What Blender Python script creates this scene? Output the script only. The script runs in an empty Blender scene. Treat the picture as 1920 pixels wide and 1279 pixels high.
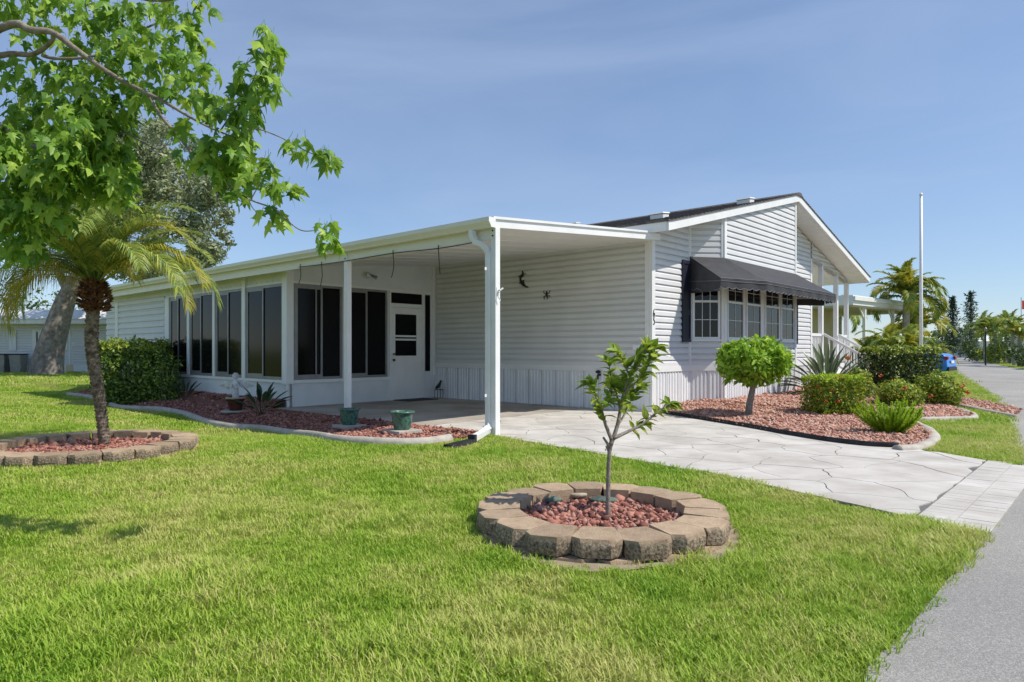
import bpy, math, random
import numpy as np
from mathutils import Vector, Matrix, noise

random.seed(7)
rng = np.random.default_rng(7)
scene = bpy.context.scene
COL = scene.collection

# ------------------------------------------------------------------ camera
CAM_H, FPX, HY = 1.2, 1275.0, 656.0          # eye height, focal length in photo pixels, horizon row
cam_d = bpy.data.cameras.new('camera')
cam_d.sensor_width = 36.0
cam_d.lens = FPX / 1920 * 36.0
cam_d.shift_y = (HY - 639.5) / 1920
cam_d.clip_start = 0.05
cam_d.clip_end = 2000
cam = bpy.data.objects.new('camera', cam_d)
cam.location = (0, 0, CAM_H)
cam.rotation_euler = (math.radians(90), 0, 0)
COL.objects.link(cam)
scene.camera = cam

# ------------------------------------------------------------------ sky and sun
SUN_EL = math.radians(51.5)
SUN_DIR = Vector((0.972 * math.cos(SUN_EL), -0.233 * math.cos(SUN_EL), math.sin(SUN_EL))).normalized()
world = bpy.data.worlds.new('World')
scene.world = world
world.use_nodes = True
nt = world.node_tree
nt.nodes.clear()
w_out = nt.nodes.new('ShaderNodeOutputWorld')
w_bg = nt.nodes.new('ShaderNodeBackground')
w_sky = nt.nodes.new('ShaderNodeTexSky')
w_sky.sky_type = 'NISHITA'
w_sky.sun_disc = False
w_sky.sun_elevation = SUN_EL
w_sky.sun_rotation = math.atan2(SUN_DIR.x, SUN_DIR.y)
w_sky.air_density = 1.0
w_sky.dust_density = 0.1
w_sky.ozone_density = 6.0
w_bg.inputs['Strength'].default_value = 0.126
# thin high cloud, the same all round the sky
w_tc = nt.nodes.new('ShaderNodeTexCoord')
w_map = nt.nodes.new('ShaderNodeMapping')
w_map.inputs['Scale'].default_value = (1.0, 1.6, 4.5)
w_map.inputs['Rotation'].default_value = (0.25, 0.3, 0.5)
w_n = nt.nodes.new('ShaderNodeTexNoise')
w_n.inputs['Scale'].default_value = 1.5
w_n.inputs['Detail'].default_value = 6
w_n.inputs['Roughness'].default_value = 0.55
w_n.inputs['Distortion'].default_value = 0.6
w_r = nt.nodes.new('ShaderNodeMapRange')
w_r.inputs['From Min'].default_value = 0.35
w_r.inputs['From Max'].default_value = 0.75
w_r.inputs['To Min'].default_value = 0.20
w_r.inputs['To Max'].default_value = 0.52
w_mix = nt.nodes.new('ShaderNodeMix')
w_mix.data_type = 'RGBA'
w_mix.inputs['B'].default_value = (3.7, 4.6, 6.4, 1)
nt.links.new(w_tc.outputs['Generated'], w_map.inputs['Vector'])
nt.links.new(w_map.outputs[0], w_n.inputs['Vector'])
nt.links.new(w_n.outputs['Fac'], w_r.inputs['Value'])
nt.links.new(w_r.outputs[0], w_mix.inputs['Factor'])
nt.links.new(w_sky.outputs[0], w_mix.inputs['A'])
nt.links.new(w_mix.outputs['Result'], w_bg.inputs['Color'])
nt.links.new(w_bg.outputs[0], w_out.inputs[0])

sun_d = bpy.data.lights.new('sun', 'SUN')
sun_d.energy = 4.6
sun_d.angle = math.radians(0.53)
sun_d.color = (1.0, 0.94, 0.84)
sun = bpy.data.objects.new('sun', sun_d)
sun.rotation_euler = (-SUN_DIR).to_track_quat('-Z', 'Y').to_euler()
sun.location = (20, -10, 30)
COL.objects.link(sun)

scene.view_settings.view_transform = 'Standard'
scene.view_settings.look = 'None'
scene.view_settings.exposure = 0.08
scene.view_settings.gamma = 1.0
scene.view_settings.use_curve_mapping = False
scene.cycles.max_bounces = 8
scene.cycles.diffuse_bounces = 4
scene.cycles.transparent_max_bounces = 6

# ------------------------------------------------------------------ photo pixel -> place
def G(px, py, z=0.0):
    d = (CAM_H - z) * FPX / (py - HY)
    return Vector(((px - 960) / FPX * d, d, z))

def P(px, py, d):
    return Vector(((px - 960) / FPX * d, d, CAM_H - (py - HY) / FPX * d))

TH = math.radians(47.85)                       # the house is turned this far
VX = Vector((math.cos(TH), math.sin(TH)))
VY = Vector((-math.sin(TH), math.cos(TH)))
HO = G(1220, 774.5).to_2d()

def HW(a, b, z=0.0):                           # house frame -> world
    p = HO + VX * a + VY * b
    return Vector((p.x, p.y, z))

def HL(p):                                     # world -> house frame
    q = Vector((p[0], p[1])) - HO
    return (q.dot(VX), q.dot(VY))

def onY(px, py, Y):                            # pixel on the house plane y = Y -> (x, z)
    r = Vector(((px - 960) / FPX, 1.0))
    t = (HO.dot(VY) + Y) / r.dot(VY)
    return HL(r * t)[0], CAM_H - (py - HY) / FPX * t

def onX(px, py, X):
    r = Vector(((px - 960) / FPX, 1.0))
    t = (HO.dot(VX) + X) / r.dot(VX)
    return HL(r * t)[1], CAM_H - (py - HY) / FPX * t

def sstep(t):
    t = min(1.0, max(0.0, t))
    return t * t * (3 - 2 * t)

def zg(x, y):
    """the lawn dips into a shallow swale along the lanai"""
    a, b = HL((x, y))
    return -.18 * sstep((b - .6) / 3.2) * sstep((a + 8.2) / 1.9) * sstep((-4.3 - a) / .25) * sstep((26 - b) / 6)

def GT(px, py, off=0.0):                       # pixel on the lawn, swale included
    z = off
    for _ in range(8):
        p = G(px, py, z)
        z = zg(p.x, p.y) + off
    return G(px, py, z)

# ------------------------------------------------------------------ materials
def new_mat(name):
    m = bpy.data.materials.new(name)
    m.use_nodes = True
    return m, m.node_tree, m.node_tree.nodes['Principled BSDF']

def N(t, kind, **kw):
    n = t.nodes.new(kind)
    for k, v in kw.items():
        if hasattr(n, k):
            setattr(n, k, v)
        else:
            n.inputs[k.replace('_', ' ')].default_value = v
    return n

def ramp(t, fac, stops):
    r = t.nodes.new('ShaderNodeValToRGB')
    while len(r.color_ramp.elements) < len(stops):
        r.color_ramp.elements.new(0.5)
    for e, (p, c) in zip(r.color_ramp.elements, stops):
        e.position = p
        e.color = (*c, 1)
    t.links.new(fac, r.inputs[0])
    return r

def noisemat(name, c1, c2, scale=4.0, rough=0.6, detail=5, bump=0.0, bscale=60.0, spec=0.4, coord='Object',
             metal=0.0, tint=0.0, lo=0.35, hi=0.65, c3=None):
    """two- or three-tone noise colour, optional fine relief, optional per-object tint"""
    m, t, b = new_mat(name)
    tc = t.nodes.new('ShaderNodeTexCoord')
    geo = t.nodes.new('ShaderNodeNewGeometry')
    vec = geo.outputs['Position'] if coord == 'World' else tc.outputs[coord]
    n = N(t, 'ShaderNodeTexNoise', Scale=scale, Detail=detail, Roughness=0.6)
    t.links.new(vec, n.inputs['Vector'])
    stops = [(lo, c1), (hi, c2)] if c3 is None else [(lo, c1), ((lo + hi) / 2, c2), (hi, c3)]
    col = ramp(t, n.outputs['Fac'], stops).outputs[0]
    if tint:
        oi = t.nodes.new('ShaderNodeObjectInfo')
        mr = N(t, 'ShaderNodeMapRange')
        mr.inputs['To Min'].default_value = 1 - tint
        mr.inputs['To Max'].default_value = 1 + tint
        t.links.new(oi.outputs['Random'], mr.inputs['Value'])
        hs = t.nodes.new('ShaderNodeHueSaturation')
        t.links.new(mr.outputs[0], hs.inputs['Value'])
        t.links.new(col, hs.inputs['Color'])
        col = hs.outputs[0]
    t.links.new(col, b.inputs['Base Color'])
    b.inputs['Roughness'].default_value = rough
    b.inputs['Metallic'].default_value = metal
    b.inputs['Specular IOR Level'].default_value = spec
    if bump:
        n2 = N(t, 'ShaderNodeTexNoise', Scale=bscale, Detail=6, Roughness=0.65)
        t.links.new(vec, n2.inputs['Vector'])
        bp = N(t, 'ShaderNodeBump', Strength=bump, Distance=0.02)
        t.links.new(n2.outputs['Fac'], bp.inputs['Height'])
        t.links.new(bp.outputs[0], b.inputs['Normal'])
    return m

def leafmat(name, stops, trans=0.35, rough=0.45, spec=0.35):
    """leaf colour varies from leaf to leaf; some light passes through the blade"""
    m, t, b = new_mat(name)
    geo = t.nodes.new('ShaderNodeNewGeometry')
    oi = t.nodes.new('ShaderNodeObjectInfo')
    ad = N(t, 'ShaderNodeMath', operation='ADD')
    fr = N(t, 'ShaderNodeMath', operation='FRACT')
    t.links.new(geo.outputs['Random Per Island'], ad.inputs[0])
    t.links.new(oi.outputs['Random'], ad.inputs[1])
    t.links.new(ad.outputs[0], fr.inputs[0])
    col = ramp(t, fr.outputs[0], stops).outputs[0]
    t.links.new(col, b.inputs['Base Color'])
    b.inputs['Roughness'].default_value = rough
    b.inputs['Specular IOR Level'].default_value = spec
    tr = t.nodes.new('ShaderNodeBsdfTranslucent')
    hs = N(t, 'ShaderNodeHueSaturation')
    hs.inputs['Hue'].default_value = 0.485
    hs.inputs['Value'].default_value = 1.25
    t.links.new(col, hs.inputs['Color'])
    t.links.new(hs.outputs[0], tr.inputs['Color'])
    mx = t.nodes.new('ShaderNodeMixShader')
    mx.inputs[0].default_value = trans
    t.links.new(b.outputs[0], mx.inputs[1])
    t.links.new(tr.outputs[0], mx.inputs[2])
    t.links.new(mx.outputs[0], t.nodes['Material Output'].inputs['Surface'])
    return m

M = {}
M['siding'] = noisemat('vinyl_siding', (.63, .63, .635), (.69, .69, .695), scale=1.2, rough=.5, tint=.02)
M['trim'] = noisemat('white_trim', (.74, .74, .73), (.80, .80, .79), scale=3, rough=.45)
M['skirt'] = noisemat('skirting_white', (.70, .71, .73), (.77, .78, .79), scale=2.5, rough=.5, tint=.02)
M['stucco'] = noisemat('lanai_panel', (.63, .66, .67), (.73, .74, .75), scale=1.6, rough=.55, detail=7)
M['soffit'] = noisemat('soffit_white', (.76, .75, .72), (.80, .79, .76), scale=2, rough=.5)
M['gutter'] = noisemat('cream_gutter', (.72, .70, .58), (.76, .74, .62), scale=3, rough=.4)
M['frame_grey'] = noisemat('aluminium_grey', (.22, .22, .22), (.27, .27, .27), scale=5, rough=.4, metal=.3)
M['black'] = noisemat('black_paint', (.012, .013, .018), (.02, .021, .028), scale=6, rough=.5)
M['iron'] = noisemat('dark_iron', (.012, .011, .01), (.03, .026, .02), scale=20, rough=.6)
M['awning'] = noisemat('black_canvas', (.046, .047, .053), (.062, .063, .070), scale=5, rough=.75, bump=.15, bscale=300, spec=.25)
M['piping'] = noisemat('grey_piping', (.16, .16, .17), (.22, .22, .23), scale=5, rough=.8)
M['rubber'] = noisemat('black_rubber', (.012, .012, .013), (.03, .03, .032), scale=9, rough=.7)
M['cord'] = noisemat('brown_cord', (.035, .03, .025), (.06, .05, .04), scale=20, rough=.7)

m, t, b = new_mat('dark_glass')
b.inputs['Base Color'].default_value = (.006, .007, .008, 1)
b.inputs['Roughness'].default_value = .03
b.inputs['Specular IOR Level'].default_value = .35
M['glass'] = m
m, t, b = new_mat('tinted_screen_glass')
b.inputs['Base Color'].default_value = (.006, .006, .007, 1)
b.inputs['Roughness'].default_value = .1
b.inputs['Specular IOR Level'].default_value = .12
M['screen'] = m
m, t, b = new_mat('window_glass_with_curtain')
tc = t.nodes.new('ShaderNodeTexCoord')
wv = N(t, 'ShaderNodeTexWave', Scale=9.0, Distortion=1.5)
wv.bands_direction = 'X'
t.links.new(tc.outputs['Object'], wv.inputs['Vector'])
cr = ramp(t, wv.outputs['Fac'], [(.2, (.010, .011, .014)), (.9, (.035, .036, .042))])
t.links.new(cr.outputs[0], b.inputs['Base Color'])
b.inputs['Roughness'].default_value = .05
b.inputs['Specular IOR Level'].default_value = .25
M['curtain_glass'] = m

M['shingle'] = noisemat('roof_shingle', (.055, .048, .045), (.15, .13, .12), scale=9, rough=.9, detail=3, bump=.6, bscale=70, c3=(.085, .078, .075))
M['concrete'] = noisemat('flagstone_concrete', (.43, .40, .36), (.60, .57, .525), scale=1.6, rough=.85, detail=9, bump=.25, bscale=90, coord='World', tint=.045)
M['joint'] = noisemat('driveway_joint', (.10, .10, .10), (.20, .195, .19), scale=3, rough=.95, coord='World')
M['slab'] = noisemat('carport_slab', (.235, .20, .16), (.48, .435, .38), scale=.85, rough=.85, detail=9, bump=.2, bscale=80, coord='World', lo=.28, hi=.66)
M['curb'] = noisemat('garden_kerb_concrete', (.37, .335, .285), (.52, .48, .42), scale=6, rough=.9, detail=8, bump=.4, bscale=80, coord='World')
M['block'] = noisemat('retaining_block', (.235, .165, .105), (.40, .30, .205), scale=7, rough=.9, detail=8, bump=.5, bscale=90, tint=.12)
M['asphalt_far'] = None
M['bark'] = noisemat('oak_bark', (.15, .125, .105), (.34, .30, .265), scale=5, rough=.95, detail=8, bump=1.0, bscale=14)
M['twig'] = noisemat('maple_bark', (.16, .125, .095), (.33, .28, .225), scale=14, rough=.9, bump=.5, bscale=50)
M['sapbark'] = noisemat('sapling_bark', (.17, .14, .115), (.36, .32, .275), scale=25, rough=.9, bump=.6, bscale=90)
M['palmbark'] = noisemat('palm_trunk', (.095, .07, .05), (.33, .275, .21), scale=16, rough=.95, bump=.8, bscale=60)
M['boot'] = noisemat('palm_boot', (.07, .03, .016), (.34, .17, .08), scale=14, rough=.9)
M['palepole'] = noisemat('far_palm_trunk', (.25, .225, .19), (.38, .345, .30), scale=6, rough=.9)
M['pot_green'] = noisemat('green_glaze', (.018, .07, .06), (.10, .20, .14), scale=9, rough=.25, detail=5, c3=(.02, .085, .09))
M['soil'] = noisemat('potting_soil', (.02, .016, .012), (.05, .04, .03), scale=30, rough=1, bump=.6, bscale=60)
M['pot_brown'] = noisemat('brown_glaze', (.05, .012, .008), (.13, .045, .028), scale=9, rough=.3)
M['tan'] = noisemat('tan_stone', (.33, .28, .20), (.47, .41, .31), scale=12, rough=.9, bump=.4)
M['greenstone'] = noisemat('green_stone', (.05, .075, .06), (.13, .17, .14), scale=14, rough=.7, bump=.5)
M['statue'] = noisemat('statue_white', (.5, .5, .5), (.72, .72, .73), scale=14, rough=.8)
M['brass'] = noisemat('door_hardware', (.10, .085, .06), (.16, .14, .10), scale=9, rough=.35, metal=.8)
M['carpaint'] = noisemat('blue_car_paint', (.006, .17, .62), (.008, .20, .70), scale=2, rough=.18, spec=.7)
M['taillight'] = noisemat('tail_light_red', (.30, .006, .01), (.42, .01, .02), scale=8, rough=.2)
M['chrome'] = noisemat('wheel_metal', (.45, .45, .46), (.6, .6, .6), scale=8, rough=.3, metal=.8)
M['yellowwall'] = noisemat('pale_yellow_wall', (.58, .50, .29), (.66, .58, .36), scale=1.5, rough=.7)
M['beigewall'] = noisemat('beige_wall', (.48, .43, .35), (.56, .51, .42), scale=1.5, rough=.7)
M['flagred'] = noisemat('red_flag', (.42, .03, .03), (.5, .05, .05), scale=4, rough=.8)
M['navy'] = noisemat('navy_shutter', (.012, .014, .028), (.018, .02, .038), scale=5, rough=.5)

# asphalt: pale sun-bleached chips in a grey binder
m, t, b = new_mat('asphalt')
geo = t.nodes.new('ShaderNodeNewGeometry')
v = N(t, 'ShaderNodeTexVoronoi', Scale=190.0)
n1 = N(t, 'ShaderNodeTexNoise', Scale=.5, Detail=6)
n2 = N(t, 'ShaderNodeTexNoise', Scale=230.0, Detail=3)
for q in (v, n1, n2):
    t.links.new(geo.outputs['Position'], q.inputs['Vector'])
c1 = ramp(t, v.outputs['Color'], [(.15, (.25, .24, .225)), (.6, (.33, .32, .30)), (.95, (.48, .465, .44))])
c2 = ramp(t, n1.outputs['Fac'], [(.3, (.82, .82, .83)), (.7, (1.12, 1.11, 1.08))])
mm = N(t, 'ShaderNodeMix', data_type='RGBA', blend_type='MULTIPLY')
mm.inputs['Factor'].default_value = 1
t.links.new(c1.outputs[0], mm.inputs['A']); t.links.new(c2.outputs[0], mm.inputs['B'])
t.links.new(mm.outputs['Result'], b.inputs['Base Color'])
b.inputs['Roughness'].default_value = .9
bp = N(t, 'ShaderNodeBump', Strength=.5, Distance=.01)
t.links.new(n2.outputs['Fac'], bp.inputs['Height']); t.links.new(bp.outputs[0], b.inputs['Normal'])
M['asphalt'] = m

# lava rock: every stone its own red or brown
def rockmat(name, stops):
    m, t, b = new_mat(name)
    geo = t.nodes.new('ShaderNodeNewGeometry')
    c = ramp(t, geo.outputs['Random Per Island'], stops)
    t.links.new(c.outputs[0], b.inputs['Base Color'])
    n2 = N(t, 'ShaderNodeTexNoise', Scale=120.0, Detail=4)
    t.links.new(geo.outputs['Position'], n2.inputs['Vector'])
    bp = N(t, 'ShaderNodeBump', Strength=.8, Distance=.01)
    t.links.new(n2.outputs['Fac'], bp.inputs['Height']); t.links.new(bp.outputs[0], b.inputs['Normal'])
    b.inputs['Roughness'].default_value = .95
    return m
M['lava'] = rockmat('lava_rock', [(0, (.24, .105, .075)), (.3, (.44, .205, .145)), (.6, (.58, .32, .235)), (.85, (.68, .43, .34)), (1, (.50, .38, .32))])
M['lava2'] = rockmat('lava_rock_fresh', [(0, (.12, .042, .032)), (.35, (.34, .125, .09)), (.7, (.50, .23, .17)), (1, (.42, .27, .22))])
M['bedsoil'] = noisemat('bed_soil', (.13, .055, .04), (.26, .12, .085), scale=14, rough=1, coord='World', bump=.8, bscale=40)

# lawn: patches of fresh green, yellow-green and straw
def lawn_nodes(t, scale_add=0.0):
    geo = t.nodes.new('ShaderNodeNewGeometry')
    n1 = N(t, 'ShaderNodeTexNoise', Scale=.55, Detail=5, Roughness=.62)
    n2 = N(t, 'ShaderNodeTexNoise', Scale=2.3, Detail=4, Roughness=.6)
    for q in (n1, n2):
        t.links.new(geo.outputs['Position'], q.inputs['Vector'])
    ad = N(t, 'ShaderNodeMath', operation='MULTIPLY_ADD')
    t.links.new(n2.outputs['Fac'], ad.inputs[0]); ad.inputs[1].default_value = .45
    t.links.new(n1.outputs['Fac'], ad.inputs[2])
    return geo, ad
m, t, b = new_mat('lawn_soil')
geo, ad = lawn_nodes(t)
c = ramp(t, ad.outputs[0], [(.5, (.12, .18, .028)), (.75, (.19, .22, .045)), (.95, (.30, .28, .11))])
t.links.new(c.outputs[0], b.inputs['Base Color'])
b.inputs['Roughness'].default_value = 1
b.inputs['Specular IOR Level'].default_value = .1
M['lawn'] = m
m, t, b = new_mat('grass_blade')
geo, ad = lawn_nodes(t)
oi = t.nodes.new('ShaderNodeObjectInfo')
isl = N(t, 'ShaderNodeMath', operation='MULTIPLY_ADD')
t.links.new(oi.outputs['Random'], isl.inputs[0]); isl.inputs[1].default_value = .16
t.links.new(ad.outputs[0], isl.inputs[2])
is2 = N(t, 'ShaderNodeMath', operation='MULTIPLY_ADD')
t.links.new(geo.outputs['Random Per Island'], is2.inputs[0]); is2.inputs[1].default_value = .2
t.links.new(isl.outputs[0], is2.inputs[2])
c = ramp(t, is2.outputs[0], [(.50, (.115, .275, .022)), (.74, (.26, .43, .035)), (.95, (.43, .55, .08)), (1.0, (.56, .57, .18))])
t.links.new(c.outputs[0], b.inputs['Base Color'])
b.inputs['Roughness'].default_value = .5
b.inputs['Specular IOR Level'].default_value = .3
tr = t.nodes.new('ShaderNodeBsdfTranslucent')
t.links.new(c.outputs[0], tr.inputs['Color'])
mx = t.nodes.new('ShaderNodeMixShader'); mx.inputs[0].default_value = .35
t.links.new(b.outputs[0], mx.inputs[1]); t.links.new(tr.outputs[0], mx.inputs[2])
t.links.new(mx.outputs[0], t.nodes['Material Output'].inputs['Surface'])
M['grass'] = m

M['maple'] = leafmat('maple_leaf', [(0, (.08, .19, .022)), (.4, (.18, .35, .036)), (.75, (.30, .47, .06)), (1, (.42, .57, .09))], trans=.4)
M['oakleaf'] = leafmat('oak_leaf', [(0, (.12, .15, .07)), (.5, (.24, .285, .145)), (1, (.42, .47, .27))], trans=.3, rough=.5)
M['palmleaf'] = leafmat('palm_leaflet', [(0, (.11, .19, .04)), (.45, (.22, .32, .06)), (.8, (.36, .43, .09)), (1, (.50, .48, .09))], trans=.3)
M['palmyellow'] = leafmat('palm_leaflet_yellowing', [(0, (.16, .22, .03)), (.4, (.34, .36, .04)), (.8, (.5, .46, .05)), (1, (.52, .40, .07))], trans=.3)
M['shrub'] = leafmat('dark_shrub_leaf', [(0, (.04, .08, .02)), (.5, (.11, .20, .035)), (.85, (.28, .38, .055)), (1, (.44, .54, .09))], trans=.25)
M['topiary'] = leafmat('topiary_leaf', [(0, (.12, .27, .02)), (.5, (.27, .47, .035)), (1, (.45, .62, .08))], trans=.4)
M['ixora'] = leafmat('ixora_leaf', [(0, (.06, .13, .018)), (.4, (.20, .31, .035)), (.8, (.44, .51, .06)), (1, (.62, .60, .10))], trans=.3)
M['ixora_yellow'] = leafmat('clipped_ixora_leaf', [(0, (.04, .11, .014)), (.4, (.16, .28, .025)), (.75, (.38, .46, .035)), (1, (.56, .46, .05))], trans=.35)
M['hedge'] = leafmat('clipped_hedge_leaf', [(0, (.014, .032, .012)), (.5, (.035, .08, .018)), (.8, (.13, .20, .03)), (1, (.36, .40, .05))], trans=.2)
M['fern'] = leafmat('foxtail_fern', [(0, (.20, .36, .02)), (.5, (.36, .54, .03)), (1, (.50, .64, .06))], trans=.4)
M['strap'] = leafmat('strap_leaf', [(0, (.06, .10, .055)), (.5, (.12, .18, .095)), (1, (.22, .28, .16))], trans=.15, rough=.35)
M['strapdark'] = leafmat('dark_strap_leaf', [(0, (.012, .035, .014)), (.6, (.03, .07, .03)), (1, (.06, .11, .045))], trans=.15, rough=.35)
M['drygrass'] = leafmat('lily_grass', [(0, (.14, .20, .04)), (.5, (.28, .32, .08)), (1, (.45, .43, .18))], trans=.3)
M['sapleaf'] = leafmat('sapling_leaf', [(0, (.12, .22, .025)), (.5, (.26, .38, .04)), (1, (.44, .52, .09))], trans=.4)
M['pine'] = leafmat('norfolk_needles', [(0, (.02, .05, .03)), (.6, (.045, .085, .05)), (1, (.08, .13, .075))], trans=.1)
M['fartree'] = leafmat('far_foliage', [(0, (.03, .06, .02)), (.5, (.08, .14, .04)), (1, (.2, .26, .08))], trans=.2)
M['redflower'] = noisemat('red_flower', (.42, .05, .012), (.60, .13, .03), scale=30, rough=.7)
M['orangeflower'] = noisemat('orange_flower', (.62, .20, .02), (.75, .34, .05), scale=20, rough=.6)

# ------------------------------------------------------------------ mesh helpers
def link(name, me, mat=None, parent=None):
    o = bpy.data.objects.new(name, me)
    COL.objects.link(o)
    if mat is not None and me is not None and not me.materials:
        me.materials.append(mat)
    if parent is not None:
        o.parent = parent
    return o

def empty(name, loc=(0, 0, 0), rz=0.0):
    o = bpy.data.objects.new(name, None)
    o.empty_display_size = .1
    COL.objects.link(o)
    o.location = loc
    o.rotation_euler = (0, 0, rz)
    return o

def tag(o, label, cat, group=None):
    o['label'] = label
    o['category'] = cat
    if group:
        o['group'] = group
    return o

def kind(o, k, label=None):
    o['kind'] = k
    if label:
        o['label'] = label
    return o

class MB:
    """collects simple solids into one mesh"""
    def __init__(s):
        s.v, s.f = [], []
    def add(s, vs, fs):
        n = len(s.v)
        s.v += [tuple(p) for p in vs]
        s.f += [tuple(i + n for i in f) for f in fs]
        return s
    def box(s, x0, x1, y0, y1, z0, z1):
        return s.add([(x0, y0, z0), (x1, y0, z0), (x1, y1, z0), (x0, y1, z0), (x0, y0, z1), (x1, y0, z1), (x1, y1, z1), (x0, y1, z1)],
                     [(3, 2, 1, 0), (4, 5, 6, 7), (0, 1, 5, 4), (1, 2, 6, 5), (2, 3, 7, 6), (3, 0, 4, 7)])
    def hexa(s, p):      # 8 corners, bottom ring then top ring
        return s.add(p, [(3, 2, 1, 0), (4, 5, 6, 7), (0, 1, 5, 4), (1, 2, 6, 5), (2, 3, 7, 6), (3, 0, 4, 7)])
    def bar(s, a, b, w, h=None, up=(0, 0, 1)):
        a, b = Vector(a), Vector(b)
        h = h or w
        d = (b - a).normalized()
        u = Vector(up)
        if abs(d.dot(u)) > .98:
            u = Vector((1, 0, 0))
        sx = d.cross(u).normalized() * (w / 2)
        sy = sx.cross(d).normalized() * (h / 2)
        return s.hexa([a - sx - sy, a + sx - sy, a + sx + sy, a - sx + sy, b - sx - sy, b + sx - sy, b + sx + sy, b - sx + sy])
    def tube(s, pts, r, n=8, cap=True):
        pts = [Vector(p) for p in pts]
        rs = r if isinstance(r, (list, tuple)) else [r] * len(pts)
        base = len(s.v)
        prev = None
        for i, p in enumerate(pts):
            d = (pts[min(i + 1, len(pts) - 1)] - pts[max(i - 1, 0)]).normalized()
            if prev is None:
                u = Vector((0, 0, 1)) if abs(d.z) < .9 else Vector((1, 0, 0))
                sx = d.cross(u).normalized()
            else:
                sx = (prev - d * prev.dot(d)).normalized()
            prev = sx
            sy = d.cross(sx)
            for k in range(n):
                a = 2 * math.pi * k / n
                s.v.append(tuple(p + (sx * math.cos(a) + sy * math.sin(a)) * rs[i]))
        for i in range(len(pts) - 1):
            for k in range(n):
                a, b2 = base + i * n + k, base + i * n + (k + 1) % n
                s.f.append((a, b2, b2 + n, a + n))
        if cap:
            s.f.append(tuple(base + k for k in reversed(range(n))))
            e = base + (len(pts) - 1) * n
            s.f.append(tuple(e + k for k in range(n)))
        return s
    def lathe(s, prof, n=24, c=(0, 0, 0), cap=True):
        base = len(s.v)
        for r, z in prof:
            for k in range(n):
                a = 2 * math.pi * k / n
                s.v.append((c[0] + r * math.cos(a), c[1] + r * math.sin(a), c[2] + z))
        for i in range(len(prof) - 1):
            for k in range(n):
                a, b2 = base + i * n + k, base + i * n + (k + 1) % n
                s.f.append((a, b2, b2 + n, a + n))
        if cap:
            s.f.append(tuple(base + k for k in reversed(range(n))))
            e = base + (len(prof) - 1) * n
            s.f.append(tuple(e + k for k in range(n)))
        return s
    def prism(s, poly, z0, z1):
        n = len(poly)
        return s.add([(p[0], p[1], z0) for p in poly] + [(p[0], p[1], z1) for p in poly],
                     [tuple(reversed(range(n))), tuple(range(n, 2 * n))] + [(i, (i + 1) % n, n + (i + 1) % n, n + i) for i in range(n)])
    def blob(s, c, r, n=8, m=6, nz=0.0, seed=0):
        """rounded lump, r a 3-vector"""
        c = Vector(c)
        base = len(s.v)
        for i in range(m + 1):
            ph = math.pi * i / m
            for k in range(n):
                a = 2 * math.pi * k / n
                d = Vector((math.sin(ph) * math.cos(a), math.sin(ph) * math.sin(a), math.cos(ph)))
                q = 1 + nz * noise.noise(d * 1.7 + Vector((seed, seed * .7, 0)))
                s.v.append(tuple(c + Vector((d.x * r[0], d.y * r[1], d.z * r[2])) * q))
        for i in range(m):
            for k in range(n):
                a, b2 = base + i * n + k, base + i * n + (k + 1) % n
                s.f.append((a, a + n, b2 + n, b2))
        return s
    def mesh(s, name, smooth=False):
        me = bpy.data.meshes.new(name)
        me.from_pydata(s.v, [], s.f)
        if smooth:
            me.polygons.foreach_set('use_smooth', [True] * len(me.polygons))
        me.update()
        return me
    def build(s, name, mat, parent=None, smooth=False):
        return link(name, s.mesh(name, smooth), mat, parent)

def bevel(o, w=.005, seg=2):
    md = o.modifiers.new('bevel', 'BEVEL')
    md.width = w
    md.segments = seg
    md.limit_method = 'ANGLE'
    md.angle_limit = math.radians(40)
    return o

def mesh_np(name, V, F):
    """V (n,3), F (m,k) -> mesh, quickly"""
    me = bpy.data.meshes.new(name)
    V = np.asarray(V, np.float32)
    F = np.asarray(F, np.int32)
    me.vertices.add(len(V))
    me.vertices.foreach_set('co', V.ravel())
    k = F.shape[1]
    me.loops.add(F.size)
    me.loops.foreach_set('vertex_index', F.ravel())
    me.polygons.add(len(F))
    me.polygons.foreach_set('loop_start', np.arange(0, F.size, k, dtype=np.int32))
    me.polygons.foreach_set('loop_total', np.full(len(F), k, np.int32))
    me.update(calc_edges=True)
    return me

def clip(poly, a, b, c):
    """keep the part of a convex polygon where a*x + b*y <= c"""
    out = []
    for i in range(len(poly)):
        p, q = poly[i], poly[(i + 1) % len(poly)]
        dp, dq = a * p[0] + b * p[1] - c, a * q[0] + b * q[1] - c
        if dp <= 1e-9:
            out.append(p)
        if (dp < -1e-9 and dq > 1e-9) or (dp > 1e-9 and dq < -1e-9):
            t = dp / (dp - dq)
            out.append((p[0] + (q[0] - p[0]) * t, p[1] + (q[1] - p[1]) * t))
    return out

def area2(p):
    return .5 * sum(p[i][0] * p[(i + 1) % len(p)][1] - p[(i + 1) % len(p)][0] * p[i][1] for i in range(len(p)))

def inside(poly, X, Y):
    """vectorised point in polygon"""
    r = np.zeros(len(X), bool)
    n = len(poly)
    for i in range(n):
        x1, y1 = poly[i][0], poly[i][1]
        x2, y2 = poly[(i + 1) % n][0], poly[(i + 1) % n][1]
        if y1 == y2:
            continue
        c = ((y1 > Y) != (y2 > Y)) & (X < (x2 - x1) * (Y - y1) / (y2 - y1) + x1)
        r ^= c
    return r

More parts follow.
